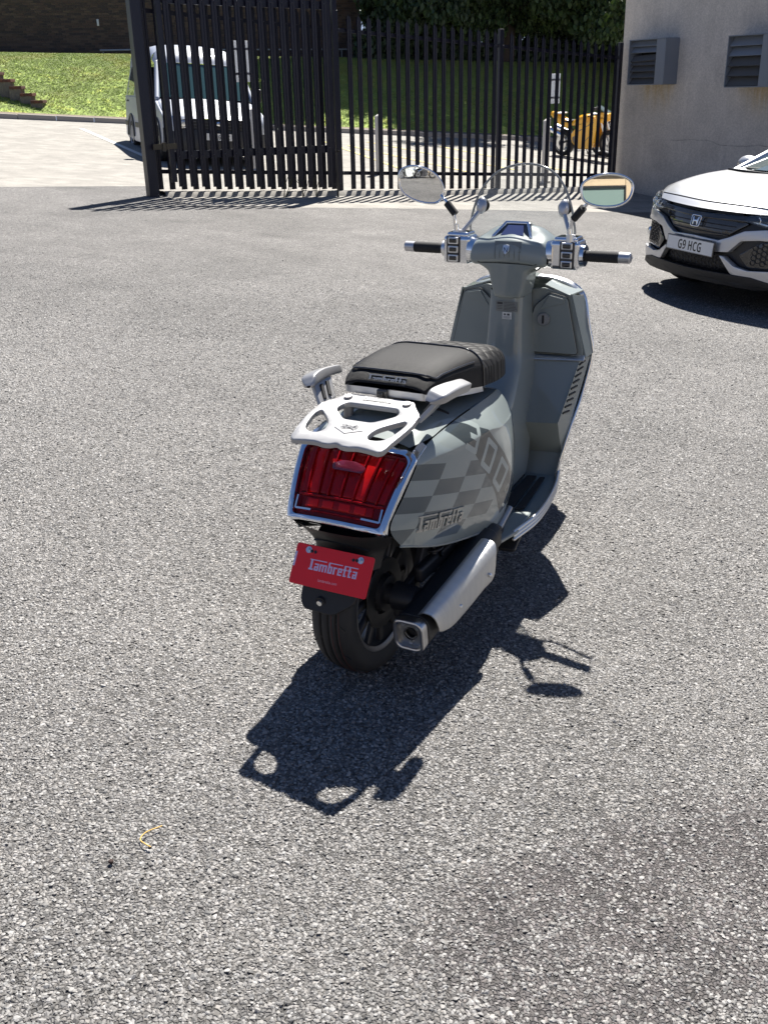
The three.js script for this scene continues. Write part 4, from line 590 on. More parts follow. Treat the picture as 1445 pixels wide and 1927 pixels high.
    const rows = st.map(([c, w, t]) => { const o = [], n = 18; for (let a = 0; a <= n; a++) { const q = (a / n) * 6.28318, f = (x) => Math.sign(x) * Math.pow(Math.abs(x), 0.38), cx = f(Math.cos(q)) * w * 0.5, cy = f(Math.sin(q)) * t * 0.5; o.push([s * (c[0] + 0.94 * cx + 0.3 * cy), c[1] - 0.3 * cx + 0.94 * cy, c[2]]); } return o; });
    P('handle_grip', loft(rows, 36, 36), mats.silverPaint, hd);
  }
}
// seat
{
  const se = thing('seat', 'black leather-look seat with raised rear pad', 'x', null, sc); delete se.userData.category;
  const st = [[0.117, 0.116, 0.764, 0.757], [0.121, 0.124, 0.772, 0.754], [0.14, 0.132, 0.788, 0.751], [0.165, 0.137, 0.799, 0.747], [0.2, 0.143, 0.806, 0.741], [0.28, 0.153, 0.811, 0.728], [0.37, 0.161, 0.81, 0.713], [0.425, 0.163, 0.804, 0.703], [0.437, 0.161, 0.79, 0.701], [0.47, 0.158, 0.78, 0.696], [0.56, 0.148, 0.772, 0.682], [0.66, 0.13, 0.76, 0.668], [0.75, 0.105, 0.735, 0.656], [0.81, 0.075, 0.7, 0.65], [0.832, 0.05, 0.672, 0.65]];
  const sec = ([z, w, t, b]) => { const o = [], n = 26; for (let i = 0; i <= n; i++) { const a = Math.PI * (1 - i / n), c = Math.cos(a), s = Math.sin(a); const x = Math.sign(c) * Math.pow(Math.abs(c), 0.3) * w * (1 - 0.14 * s), y = b + (t - b) * Math.pow(s, 0.3) ; o.push([x, y + 0.005 * (1 - c * c) * s, z]); } return o; };
  const rows = st.map(sec), vinyl = tex(256, (u, v, x, y) => 0.6 + 0.4 * vnoise(x / 3, y / 3, 85), { srgb: false, rep: [10, 16] });
  const quilt = tex(512, (u, v) => { const a = Math.abs((((u + v) * 4) % 1) - 0.5) * 2, b = Math.abs((((u - v + 4) * 4) % 1) - 0.5) * 2; return Math.pow(Math.min(1 - a, 1 - b) < 0.1 ? 0 : Math.min(1 - a, 1 - b), 0.5); }, { srgb: false, rep: [1, 1] });
  const lm = M([0.0075, 0.0075, 0.0085], 0.55, 0, { bumpMap: vinyl, bumpScale: 0.0008, specularIntensity: 0.5 });
  const qm = M([0.0075, 0.0075, 0.0085], 0.55, 0, { specularIntensity: 0.5, bumpMap: quilt, bumpScale: 0.006 });
  P('rear_pad', loft(rows.slice(0, 8), 72, 60), lm, se);
  P('rider_pad', loft(rows.slice(7), 72, 60, S3, (q) => [q.x / 0.22, q.z / 0.22]), qm, se);
  const edge = (k, z) => { const a = st.findIndex((s) => s[0] > z), s0 = st[Math.max(0, a - 1)], s1 = st[a], t = (z - s0[0]) / (s1[0] - s0[0]), i = k; const r = sec(s0.map((q, c) => lerp(q, s1[c], t))); return r[i]; };
  // welts: around the top of the rear pad and along its sides
  const welt = []; const cn = (z) => { const e = edge(3, z); return e; };
  for (let z = 0.41; z >= 0.17; z -= 0.03) { const e = cn(z); welt.push(S(e[0] * 1.005, e[1] + 0.001, z)); }
  for (let k = 0; k <= 8; k++) { const t = k / 8, x = lerp(-0.112, 0.112, t), b = 1 - Math.pow(Math.abs(x) / 0.112, 4); welt.push(S(x, 0.7965 + 0.004 * b, 0.153 - 0.006 * b)); }
  for (let z = 0.17; z <= 0.41; z += 0.03) { const e = edge(23, z); welt.push(S(e[0] * 1.005, e[1] + 0.001, z)); }
  P('welt', rod(welt, 0.0032, 120, 6), mats.blackGloss, se);
  const cross = sec([0.428, 0.163, 0.8035, 0.702]).map((p) => S(p[0] * 1.004, p[1] + 0.002, p[2])); P('welt', rod(cross, 0.003, 60, 6), mats.blackGloss, se);
  // silver band, latch and letters
  const bandPts = []; for (const q of [-1, 1]) { const l = []; for (let i = 0; i < 6; i++) { const z = 0.135 + i * 0.058, w = edge(0, z)[0]; l.push(S(-q * w * 1.004, 0.757 - 0.16 * (z - 0.12), z)); } if (q < 0) l.reverse(); if (q < 0) bandPts.push(...l, S(-0.118, 0.757, 0.117), S(-0.06, 0.758, 0.1135), S(0, 0.758, 0.1125), S(0.06, 0.758, 0.1135), S(0.118, 0.757, 0.117)); else bandPts.push(...l); }
  const bc = new THREE.CatmullRomCurve3(bandPts, false, 'centripetal'); const band = grid((u, v) => { const p = bc.getPoint(u); return V(p.x * (v > 0.5 ? 1 : 0.985), p.y - 0.02 * v, p.z); }, 70, 2);
  P('seat_band', band, mats.satin, se);
  P('seat_base', J(slab([S(-0.12, 0.742, 0.13), S(0.12, 0.742, 0.13), S(0.14, 0.7, 0.4), S(0.1, 0.655, 0.75), S(-0.1, 0.655, 0.75), S(-0.14, 0.7, 0.4)], 0.012)), mats.black, se);
  P('latch', J(rbox(0.032, 0.026, 0.02, 0.0, 0.745, -0.112, 0.004), rbox(0.012, 0.018, 0.008, 0.0, 0.742, -0.1, 0.003)), mats.blackGloss, se);
  const gw = wordGeo(0.115, 0.0022); place(gw, S(0.006, 0.78, 0.1265), S(1, 0, 0), S(0, 1, 0.75)); P('seat_lettering', gw, M([0.5, 0.5, 0.48], 0.4, 0.5), se);
}
// leg shield, glove boxes, spine
{
  const ls = thing('leg_shield', 'grey leg shield with glove boxes and chrome trims', 'x', null, sc); delete ls.userData.category;
  const half = [[0, 0.88], [0.1, 0.878], [0.17, 0.858], [0.205, 0.83], [0.232, 0.73], [0.25, 0.655], [0.252, 0.625], [0.238, 0.5], [0.22, 0.39], [0.205, 0.29], [0.195, 0.225]];
  const hz = (x, y) => lerp(1.04, 1.2, sm(0.2, 0.66, y)) + 0.0 * x + 0.02 * sm(0.7, 0.88, y);
  // outer front shell
  const rowsF = [1, 0.8, 0.45, 0, -0.45, -0.8, -1].map((k) => half.map(([x, y]) => [x * k, y, hz(x, y) + 0.15 * (1 - k * k) * sm(0.9, 0.5, y) + 0.07 * (1 - k * k) + 0.015]));
  P('front_shell', loft(rowsF, 60, 40), mats.body, ls);
  const trim = half.slice(1).map(([x, y]) => [x + 0.004, y + (y > 0.84 ? 0.004 : 0), hz(x, y)]);
  for (const s of [1, -1]) {
    P('edge_trim', rod(trim.map(([x, y, z]) => S(s * x, y, z)), 0.006, 60, 8), mats.chrome, ls);
    // top cap strip, ridged bright metal
    P('top_strip', J(...[0, 1, 2].map((i) => rod([[0.05, 0.887], [0.1, 0.884], [0.165, 0.866], [0.203, 0.835]].map(([x, y]) => S(s * x, y - 0.001, 1.195 + i * 0.011)), 0.0065, 24, 8))), mats.satin, ls);
    // side wall between the inner boxes and the rim
    const sw = (pts) => slab(pts.map(([x, y, z]) => S(s * x, y, z)), 0.006, { bevel: 0.001, flip: s < 0 });
    P('inner_wall', J(sw([[0.195, 0.85, 1.102], [0.24, 0.7, 1.112], [0.252, 0.634, 1.117], [0.254, 0.634, 1.19], [0.236, 0.73, 1.2], [0.206, 0.828, 1.2]]), sw([[0.1, 0.868, 1.112], [0.195, 0.85, 1.102], [0.204, 0.834, 1.21], [0.168, 0.86, 1.21], [0.1, 0.88, 1.21]])), mats.body, ls);
    const box0 = [[0.06, 0.86, 1.1], [0.105, 0.868, 1.11], [0.14, 0.86, 1.105], [0.195, 0.85, 1.1], [0.24, 0.7, 1.11], [0.252, 0.632, 1.115], [0.05, 0.63, 1.1]];
    P('box_body', slab(box0.map(([x, y, z]) => S(s * x, y, z)), 0.012, { bevel: 0.003, flip: s > 0 ? false : true }), mats.body, ls);
    const door = [[0.062, 0.758, 1.094], [0.075, 0.805, 1.093], [0.128, 0.852, 1.096], [0.178, 0.842, 1.095], [0.19, 0.835, 1.095], [0.232, 0.655, 1.098], [0.226, 0.648, 1.098], [0.066, 0.645, 1.093]];
    const grow = (k) => { const c = [0.15, 0.74]; return door.map(([x, y, z]) => [c[0] + (x - c[0]) * k, c[1] + (y - c[1]) * k, z]); };
    P('door_gap', slab(grow(1.025).map(([x, y, z]) => S(s * x, y, z - 0.0005)), 0.002, { r: 0.012, bevel: 0.0004, flip: s < 0 }), mats.black, ls);
    const dr = P('glove_box_door', slab(door.map(([x, y, z]) => S(s * x, y, z - 0.002)), 0.004, { r: 0.012, bevel: 0.0015, flip: s < 0 }), mats.body, ls);
    P('door_facet', slab([[0.094, 0.795, 1.089], [0.128, 0.846, 1.089], [0.178, 0.836, 1.089], [0.18, 0.822, 1.091]].map(([x, y, z]) => S(s * x, y, z - 0.001)), 0.003, { r: 0.004, bevel: 0.001, flip: s < 0 }), mats.body, dr);
    if (s > 0) {
      const lk = S(0.11, 0.763, 1.088), back = S(0, 0, -1);
      P('lock', J(cyl(lk, lk.clone().addScaledVector(back, 0.006), 0.022, 0.0205, 28)), mats.silverPaint, dr); P('lock_face', J(cyl(lk, lk.clone().addScaledVector(back, 0.0068), 0.0165, 0.0165, 28)), M([0.34, 0.34, 0.34], 0.35, 0.4), dr); P('key_slot', rbox(0.007, 0.028, 0.004, 0.11, 0.763, -1.0805, 0.001), mats.black, dr);
    }
    P('chrome_strip', slab([[0.052, 0.636, 1.098], [0.254, 0.644, 1.115], [0.256, 0.63, 1.098], [0.052, 0.62, 1.081]].map(([x, y, z]) => S(s * x, y, z)), 0.008, { bevel: 0.002, flip: s < 0 }), mats.satin, ls);
    // knee panel, undercut, toe board
    const q4 = (a, b, c, d, t = 0.008) => slab([a, b, c, d].map(([x, y, z]) => S(s * x, y, z)), t, { bevel: 0.0015, flip: s > 0 ? true : false });
    const k0 = [0.04, 0.62, 1.095], k1 = [0.24, 0.628, 1.11], k2 = [0.207, 0.425, 1.0], k3 = [0.04, 0.412, 0.995], k4 = [0.196, 0.288, 1.085], k5 = [0.04, 0.278, 1.085], k6 = [0.19, 0.208, 1.04], k7 = [0.04, 0.206, 1.035];
    const knee = grid((u, v) => { const a = [0, 1, 2].map((c) => lerp(lerp(k0[c], k1[c], u), lerp(k3[c], k2[c], u), v)); a[2] += 0.006 * Math.sin(v * Math.PI); return S(s * a[0], a[1], a[2]); }, 10, 14);
    const quad = (a, b, c, d) => grid((u, v) => { const q = [0, 1, 2].map((k) => lerp(lerp(a[k], b[k], u), lerp(d[k], c[k], u), v)); return S(s * q[0], q[1], q[2]); }, 6, 6);
    P('knee_panel', knee, mats.body, ls); P('undercut', quad(k3, k2, k4, k5), mats.body, ls); P('toe_board', quad(k5, k4, k6, k7), mats.body, ls);
    const side = P('side_vent', J(quad(k1, [0.252, 0.624, 1.19], [0.222, 0.4, 1.1], k2), quad(k2, [0.222, 0.4, 1.1], [0.198, 0.25, 1.06], k4)), mats.body, ls);
    for (let i = 0; i < 9; i++) { const t = 0.1 + i * 0.095, a = [0, 1, 2].map((c) => lerp(k1[c], k2[c], t)), b = [[0.252, 0.624, 1.19], [0.222, 0.4, 1.1]], e = [0, 1, 2].map((c) => lerp(b[0][c], b[1][c], t)), m0 = S(s * lerp(a[0], e[0], 0.12), lerp(a[1], e[1], 0.12) + 0.004, lerp(a[2], e[2], 0.12)), m1 = S(s * lerp(a[0], e[0], 0.62), lerp(a[1], e[1], 0.62) + 0.012, lerp(a[2], e[2], 0.62)); P('vent_slot', cyl(m0, m1, 0.0042, 0.0042, 8), mats.black, side); }
    // floor board
    const fb = [[0.06, 0.222, 1.05], [0.192, 0.228, 1.06], [0.222, 0.222, 0.94], [0.245, 0.215, 0.7], [0.222, 0.208, 0.545], [0.06, 0.208, 0.52]];
    const fl = P('floor_board', slab(fb.map(([x, y, z]) => S(s * x, y - 0.012, z)), 0.012, { r: 0.02, bevel: 0.003, flip: s < 0 }), mats.body, ls);
    for (const [x0, x1, x2, x3] of [[0.078, 0.098, 0.104, 0.078], [0.108, 0.142, 0.163, 0.112], [0.154, 0.172, 0.2, 0.172]]) P('rubber_strip', slab([[x0, 0.2235, 0.985], [x1, 0.2245, 0.993], [x2, 0.217, 0.71], [x3, 0.216, 0.69]].map(([x, y, z]) => S(s * x, y, z)), 0.005, { r: 0.006, bevel: 0.001, flip: s < 0 }), mats.rubber, fl);
    P('floor_trim', J(...[0, 1, 2].map((i) => rod([[0.2, 0.236, 1.055], [0.226, 0.222, 0.94], [0.249, 0.214, 0.7], [0.227, 0.206, 0.545]].map(([x, y, z]) => S(s * (x + 0.001), y - 0.003 - i * 0.013, z)), 0.0065, 30, 8))), mats.satin, ls);
    P('foot_rest', J(slab([[0.185, 0.226, 0.65], [0.236, 0.218, 0.69], [0.238, 0.208, 0.55], [0.212, 0.2, 0.46], [0.185, 0.204, 0.47]].map(([x, y, z]) => S(s * x, y, z)), 0.014, { r: 0.006, bevel: 0.004, flip: s < 0 })), mats.body, ls);
    P('foot_peg', J(cyl(S(s * 0.196, 0.232, 0.495), S(s * 0.199, 0.268, 0.58), 0.011, 0.009, 14), rbox(0.02, 0.04, 0.03, s * 0.19, 0.22, -0.475, 0.005)), mats.silverPaint, ls);
    P('floor_rib', slab([[0.165, 0.205, 0.62], [0.235, 0.198, 0.64], [0.225, 0.13, 0.56], [0.17, 0.13, 0.55]].map(([x, y, z]) => S(s * x, y, z)), 0.02, { r: 0.01, bevel: 0.004, flip: s < 0 }), mats.black, ls);
  }
  // central column and tunnel
  const col = [[[-0.062, 0.872, 1.09], [-0.055, 0.868, 1.01], [0, 0.868, 0.998], [0.055, 0.868, 1.01], [0.062, 0.872, 1.09]], [[-0.068, 0.78, 1.09], [-0.056, 0.78, 1.0], [0, 0.78, 0.99], [0.056, 0.78, 1.0], [0.068, 0.78, 1.09]], [[-0.078, 0.65, 1.095], [-0.062, 0.65, 0.985], [0, 0.65, 0.972], [0.062, 0.65, 0.985], [0.078, 0.65, 1.095]], [[-0.085, 0.58, 1.09], [-0.07, 0.585, 0.94], [0, 0.588, 0.925], [0.07, 0.585, 0.94], [0.085, 0.58, 1.09]], [[-0.09, 0.45, 1.06], [-0.08, 0.5, 0.86], [0, 0.52, 0.84], [0.08, 0.5, 0.86], [0.09, 0.45, 1.06]], [[-0.095, 0.22, 1.0], [-0.085, 0.4, 0.78], [0, 0.47, 0.76], [0.085, 0.4, 0.78], [0.095, 0.22, 1.0]], [[-0.1, 0.2, 0.75], [-0.1, 0.4, 0.68], [0, 0.56, 0.66], [0.1, 0.4, 0.68], [0.1, 0.2, 0.75]]];
  const sp = P('spine', loft(col, 24, 60), mats.body, ls);
  const label = canvasTex(256, 160, (g, w, h) => { g.fillStyle = 'rgb(120,122,118)'; g.fillRect(0, 0, w, h); g.fillStyle = 'rgb(50,50,50)'; g.fillRect(14, 18, 64, 34); g.fillStyle = 'rgb(70,72,70)'; for (let i = 0; i < 6; i++) g.fillRect(94, 16 + i * 23, 120 + ((i * 37) % 30), 9); for (let i = 0; i < 3; i++) g.fillRect(16, 70 + i * 24, 58, 8); });
  const label2 = canvasTex(128, 96, (g, w, h) => { g.fillStyle = 'rgb(205,205,200)'; g.fillRect(0, 0, w, h); g.fillStyle = 'rgb(60,60,62)'; g.beginPath(); g.arc(34, 32, 14, 0, 7); g.fill(); g.fillRect(66, 18, 34, 28); for (let i = 0; i < 3; i++) g.fillRect(14, 58 + i * 12, 96, 4); });
  const lab = (w, h, x, y, z, t, nm) => { const g = new THREE.PlaneGeometry(w, h); place(g, S(x, y, z), S(1, 0, 0), S(0, 1, 0)); P(nm, g, new THREE.MeshPhysicalMaterial({ map: t, roughness: 0.35 }), sp); };
  lab(0.078, 0.034, 0.012, 0.818, 0.9885, label, 'warning_label'); lab(0.034, 0.024, 0.014, 0.787, 0.9868, label2, 'warning_label');
  P('underbody', rbox(0.2, 0.06, 0.6, 0, 0.16, -0.78, 0.02), mats.black, ls);
}
// neck and handlebar cover
{
  const hb = thing('handlebar', 'grey handlebar cover with chrome switch pods and black grips', 'x', null, sc); delete hb.userData.category;
  hb.position.copy(S(0.012, 0, 0));
  const neck = [[[-0.118, 0.962, 1.06], [-0.11, 0.958, 0.985], [-0.05, 0.962, 0.972], [0, 0.963, 0.968], [0.05, 0.962, 0.972], [0.11, 0.958, 0.985], [0.118, 0.962, 1.06]], [[-0.078, 0.935, 1.06], [-0.072, 0.935, 0.988], [-0.04, 0.937, 0.974], [0, 0.938, 0.97], [0.04, 0.937, 0.974], [0.072, 0.935, 0.988], [0.078, 0.935, 1.06]], [[-0.068, 0.9, 1.07], [-0.062, 0.9, 0.992], [-0.038, 0.9, 0.978], [0, 0.9, 0.974], [0.038, 0.9, 0.978], [0.062, 0.9, 0.992], [0.068, 0.9, 1.07]], [[-0.058, 0.858, 1.07], [-0.05, 0.854, 1.0], [-0.034, 0.852, 0.985], [0, 0.851, 0.982], [0.034, 0.852, 0.985], [0.05, 0.854, 1.0], [0.058, 0.858, 1.07]], [[-0.054, 0.855, 1.08], [-0.045, 0.849, 1.02], [-0.02, 0.847, 1.01], [0, 0.847, 1.01], [0.02, 0.847, 1.01], [0.045, 0.849, 1.02], [0.054, 0.855, 1.08]]];
  P('neck', loft(neck, 36, 40), mats.body, hb);
  P('neck_gap', rbox(0.1, 0.02, 0.09, 0, 0.853, -1.055, 0.01), mats.black, hb);
  const cov = [[-0.135, 0.985, 0.985, 0.045], [-0.118, 0.99, 0.978, 0.05], [-0.07, 0.996, 0.972, 0.05], [0, 1.0, 0.968, 0.052], [0.07, 0.996, 0.972, 0.05], [0.118, 0.99, 0.978, 0.05], [0.135, 0.985, 0.985, 0.045]];
  const covRows = cov.map(([x, y, z, h], i) => { const e = i === 0 || i === 6 ? 0.7 : 1; return [[x, y - h * 0.72 * e, z + 0.1], [x, y - h * 0.74 * e, z + 0.012], [x, y - h * 0.1, z], [x, y + h * 0.66 * e, z + 0.014], [x, y + h * 0.95 * e, z + 0.05], [x, y + h * e * 1.02 + (Math.abs(x) < 0.08 ? 0.022 : 0), z + 0.1], [x, y + h * 0.8 + (Math.abs(x) < 0.08 ? 0.02 : 0), z + 0.15], [x, y - 0.03, z + 0.17], [x, y - h * 0.72 * e, z + 0.1]]; });
  const cover = P('cover', loft(covRows, 48, 36), mats.body, hb);
  P('cover_band', grid((u, v) => S(lerp(-0.044, 0.05, u), lerp(1.034, 0.952, v), 0.9705 + 0.0115 * Math.abs(v - 0.42) * 2 - 0.0015 * Math.sin(u * Math.PI)), 12, 10), mats.bodyDark, cover);
  for (let i = 0; i < 6; i++) P('rib', rod([S(-0.04 + i * 0.017, 1.032, 0.9805), S(-0.04 + i * 0.017, 0.99, 0.9675), S(-0.038 + i * 0.0165, 0.956, 0.977)], 0.0011, 10, 6), mats.bodyDark, cover);
  { const sh = [[-0.011, 0.015], [0, 0.017], [0.011, 0.015], [0.011, -0.004], [0, -0.016], [-0.011, -0.004]]; const em = P('emblem', place(ext(rounded(sh, 0.003), 0.003, 0.001), S(0.0, 1.008, 0.967), S(1, 0, 0), S(0, 1, 0.35)), mats.satin, cover); P('emblem_mark', J(...[[-0.006, -0.007, -0.006, 0.008], [-0.006, 0.008, 0.006, -0.007], [0.006, -0.007, 0.006, 0.008]].map(([a, b, c, d]) => cyl(S(a, 1.008 + b, 0.9635 + 0.35 * b), S(c, 1.008 + d, 0.9635 + 0.35 * d), 0.0012, 0.0012, 6))), M([0.05, 0.07, 0.12], 0.3), em); }
  for (const s of [-1, 1]) P('screw_recess', cyl(S(s * 0.1, 0.968, 0.985), S(s * 0.1, 0.968, 0.976), 0.006, 0.006, 12), mats.black, cover);
  // display hood
  const disp = [[-0.075, 1.03, 1.015], [-0.046, 1.08, 1.075], [0.046, 1.08, 1.075], [0.075, 1.03, 1.015]];
  P('display_bezel', slab(disp.map((p) => S(...p)), 0.008, { r: 0.008, bevel: 0.002, flip: true }), mats.blackGloss, hb);
  const dt = canvasTex(256, 160, (g, w, h) => { g.fillStyle = 'rgb(64,72,110)'; g.fillRect(0, 0, w, h); g.fillStyle = 'rgb(86,86,120)'; g.fillRect(20, 60, 216, 84); g.fillStyle = 'rgb(120,128,160)'; g.fillRect(36, 20, 180, 10); g.strokeStyle = 'rgb(150,155,185)'; g.lineWidth = 3; g.strokeRect(60, 76, 130, 52); });
  const scr = P('display', slab([[-0.04, 1.041, 1.026], [-0.027, 1.069, 1.06], [0.027, 1.069, 1.06], [0.04, 1.041, 1.026]].map((p) => S(p[0], p[1] + 0.0062, p[2] - 0.006)), 0.002, { bevel: 0.0005, flip: true }), new THREE.MeshPhysicalMaterial({ map: dt, roughness: 0.1, clearcoat: 1 }), hb);
  P('display_frame', J(...[[[-0.066, 1.043, 1.018], [-0.038, 1.083, 1.066]], [[-0.038, 1.083, 1.066], [0.038, 1.083, 1.066]], [[0.038, 1.083, 1.066], [0.066, 1.043, 1.018]]].map(([a, b]) => rod([S(...a), S(...b)], 0.0055, 4, 8))), mats.chrome, hb);
  P('hood', loft([[[-0.07, 1.03, 1.05], [-0.045, 1.078, 1.08], [0, 1.086, 1.085], [0.045, 1.078, 1.08], [0.07, 1.03, 1.05]], [[-0.065, 1.02, 1.11], [-0.042, 1.06, 1.14], [0, 1.07, 1.15], [0.042, 1.06, 1.14], [0.065, 1.02, 1.11]], [[-0.05, 0.98, 1.17], [-0.035, 1.0, 1.2], [0, 1.005, 1.21], [0.035, 1.0, 1.2], [0.05, 0.98, 1.17]]], 24, 16), mats.bodyDark, hb);
  P('headlamp', J(new THREE.SphereGeometry(0.075, 24, 16, 0, Math.PI * 2, 0, Math.PI / 2).rotateX(-Math.PI / 2).scale(1, 0.8, 0.5).translate(0, 0.96, -1.15)), M([0.7, 0.72, 0.74], 0.1, 0.6), hb);
  for (const s of [1, -1]) {
    const X = (x) => s * x;
    P('bar_collar', J(cyl(S(X(0.125), 0.993, 1.03), S(X(0.15), 0.994, 1.03), 0.042, 0.046, 28)), mats.chrome, hb);
    const pod = P('switch_pod', J(rbox(0.1, 0.092, 0.085, X(0.19), 0.995, -1.035, 0.014, 4), rbox(0.08, 0.02, 0.07, X(0.19), 1.042, -1.035, 0.009, 3)), mats.chrome, hb);
    P('switch_plate', rbox(0.05, 0.086, 0.008, X(0.2), 0.997, -0.9925, 0.006, 2), M([0.05, 0.052, 0.058], 0.12, 0.6), pod);
    for (let i = 0; i < 3; i++) { const y = 1.026 - i * 0.029; P('button_frame', rbox(0.038, 0.024, 0.01, X(0.2), y, -0.9905, 0.004, 2), mats.satin, pod); P('button', rbox(0.028, 0.015, 0.01, X(0.2), y, -0.987, 0.004, 2), mats.blackGloss, pod); }
    P('grip_flange', J(cyl(S(X(0.24), 0.993, 1.028), S(X(0.252), 0.993, 1.028), s > 0 ? 0.036 : 0.026, s > 0 ? 0.034 : 0.026, 28)), s > 0 ? mats.chrome : mats.satin, hb);
    const ridges = [[0, 0.25], [0.0175, 0.25], [0.0175, 0.262]]; for (let i = 0; i < 14; i++) { const a = 0.266 + i * 0.0068; ridges.push([0.0172, a], [0.0184, a + 0.0015], [0.0184, a + 0.004], [0.0172, a + 0.0055]); } ridges.push([0.0172, 0.363], [0, 0.363]);
    const gg = wheelAxis(lathe(ridges.map(([r, a]) => [r, a]), 24)); P('grip', (s > 0 ? gg : mirX(gg)).translate(0, 0.993, -1.028), mats.rubber, hb);
    P('bar_end', J(cyl(S(X(0.362), 0.993, 1.028), S(X(0.396), 0.993, 1.028), 0.0178, 0.0178, 24), cyl(S(X(0.396), 0.993, 1.028), S(X(0.4), 0.993, 1.028), 0.0178, 0.013, 24)), mats.alloy, hb);
    P('brake_lever', rod([S(X(0.2), 0.995, 1.085), S(X(0.25), 0.992, 1.11), S(X(0.32), 0.988, 1.1), S(X(0.385), 0.985, 1.085)], 0.006, 24, 8), mats.satin, hb);
  }
  // mirrors
  const mir = (s, pts, base, stem, joint, n) => {
    const m = new THREE.Group(); m.name = numbered('mirror'); sc.add(m);
    P('mirror_clamp', J(cyl(S(base[0], base[1] - 0.02, base[2]), S(base[0], base[1] + 0.012, base[2]), 0.013, 0.012, 18)), mats.satin, m);
    P('mirror_stem', J(rod(stem.map((p) => S(...p)), 0.0055, 24, 10), cyl(S(stem[0][0], stem[0][1], stem[0][2]), S(stem[0][0], stem[0][1] + 0.025, stem[0][2]), 0.009, 0.008, 6)), mats.chrome, m);
    P('mirror_joint', J(cyl(S(...joint[0]), S(...joint[1]), 0.0125, 0.0125, 18)), mats.rubber, m);
    const loop = smoothLoop(pts, 72).map((p) => S(p[0], p[1], p[2])), c = loop.reduce((a, p) => a.add(p), V(0, 0, 0)).multiplyScalar(1 / loop.length);
    const nl = V(...n).normalize().applyAxisAngle(V(0, 1, 0), R(28.3));
    P('mirror_rim', rod(loop, 0.0042, 90, 8, true), mats.chrome, m);
    // slightly convex glass
    const RC = 1.15, gl = grid((u, v) => { const a = u * loop.length, i = Math.floor(a) % loop.length, j = (i + 1) % loop.length, p = loop[i].clone().lerp(loop[j], a - Math.floor(a)), q = c.clone().lerp(p, v), r = q.distanceTo(c); return q.addScaledVector(nl, -(r * r) / (2 * RC) + 0.001); }, 72, 12); { const p = gl.attributes.position, nn = gl.attributes.normal, q = V(0, 0, 0), w = V(0, 0, 0); for (let i = 0; i < p.count; i++) { q.fromBufferAttribute(p, i).sub(c).divideScalar(RC).add(nl).normalize(); w.fromBufferAttribute(nn, i); nn.setXYZ(i, q.x, q.y, q.z); } const ix = gl.index.array; const A = V(0, 0, 0).fromBufferAttribute(p, ix[0]), B2 = V(0, 0, 0).fromBufferAttribute(p, ix[1]), C2 = V(0, 0, 0).fromBufferAttribute(p, ix[2]); if (B2.sub(A).cross(C2.sub(A)).dot(nl) < 0) for (let i = 0; i < ix.length; i += 3) { const k = ix[i + 1]; ix[i + 1] = ix[i + 2]; ix[i + 2] = k; } }
    P('mirror_glass', gl, mats.mirror, m);
    const bk = grid((u, v) => { const a = u * loop.length, i = Math.floor(a) % loop.length, p = loop[i], q = c.clone().lerp(p, Math.sin((v * Math.PI) / 2)); return q.addScaledVector(nl, -0.03 * Math.cos((v * Math.PI) / 2) - 0.002); }, 72, 8); P('mirror_shell', bk, mats.silverPaint, m);
  };
  mir(-1, [[-0.399, 1.207, 1.006], [-0.393, 1.247, 1.008], [-0.364, 1.26, 1.019], [-0.323, 1.256, 1.034], [-0.285, 1.235, 1.049], [-0.263, 1.205, 1.058], [-0.258, 1.17, 1.06], [-0.273, 1.143, 1.054], [-0.311, 1.14, 1.039], [-0.362, 1.156, 1.02], [-0.389, 1.178, 1.009]], [-0.194, 1.044, 1.03], [[-0.194, 1.05, 1.03], [-0.2, 1.075, 1.03], [-0.202, 1.096, 1.03], [-0.214, 1.127, 1.03], [-0.24, 1.151, 1.038], [-0.26, 1.162, 1.052]], [[-0.232, 1.143, 1.034], [-0.198, 1.108, 1.03]], [-0.13, -0.035, 1]);
  mir(1, [[0.26, 1.195, 0.958], [0.262, 1.222, 0.962], [0.283, 1.238, 0.975], [0.321, 1.248, 0.997], [0.364, 1.243, 1.021], [0.393, 1.225, 1.035], [0.399, 1.206, 1.037], [0.392, 1.175, 1.029], [0.369, 1.157, 1.014], [0.328, 1.152, 0.991], [0.289, 1.16, 0.97], [0.267, 1.175, 0.96]], [0.217, 1.05, 1.0], [[0.215, 1.055, 1.0], [0.219, 1.088, 1.0], [0.224, 1.116, 0.998], [0.246, 1.136, 0.99], [0.274, 1.158, 0.972]], [[0.228, 1.112, 0.998], [0.262, 1.148, 0.98]], [0.015, 0.09, 1]);
}
// windscreen with its two arms
{
  const ws = thing('windscreen', 'small clear windscreen on two silver arms', 'x', null, sc); delete ws.userData.category;
  const half = [[0, 1.264], [0.05, 1.258], [0.1, 1.238], [0.14, 1.198], [0.165, 1.15], [0.182, 1.09], [0.186, 1.045], [0.15, 1.0], [0.08, 0.985], [0, 0.98]];
  const out = smoothLoop([...half, ...half.slice(1, -1).reverse().map(([x, y]) => [-x, y])], 90).map((p) => [p[0], p[1]]);
  const wz = (x, y) => 1.165 + 0.14 * (1.12 - y) * 0.9 - 1.9 * x * x + 0.0;
  const g = tess(new THREE.ShapeGeometry(shape2(out), 1), 0.025, 8); warp(g, (v) => v.copy(S(v.x + 0.012, v.y, wz(v.x, v.y))));
  const q = mergeVertices(g, 1e-5); q.deleteAttribute('normal'); q.computeVertexNormals();
  P('screen', q, mats.screen, ws);
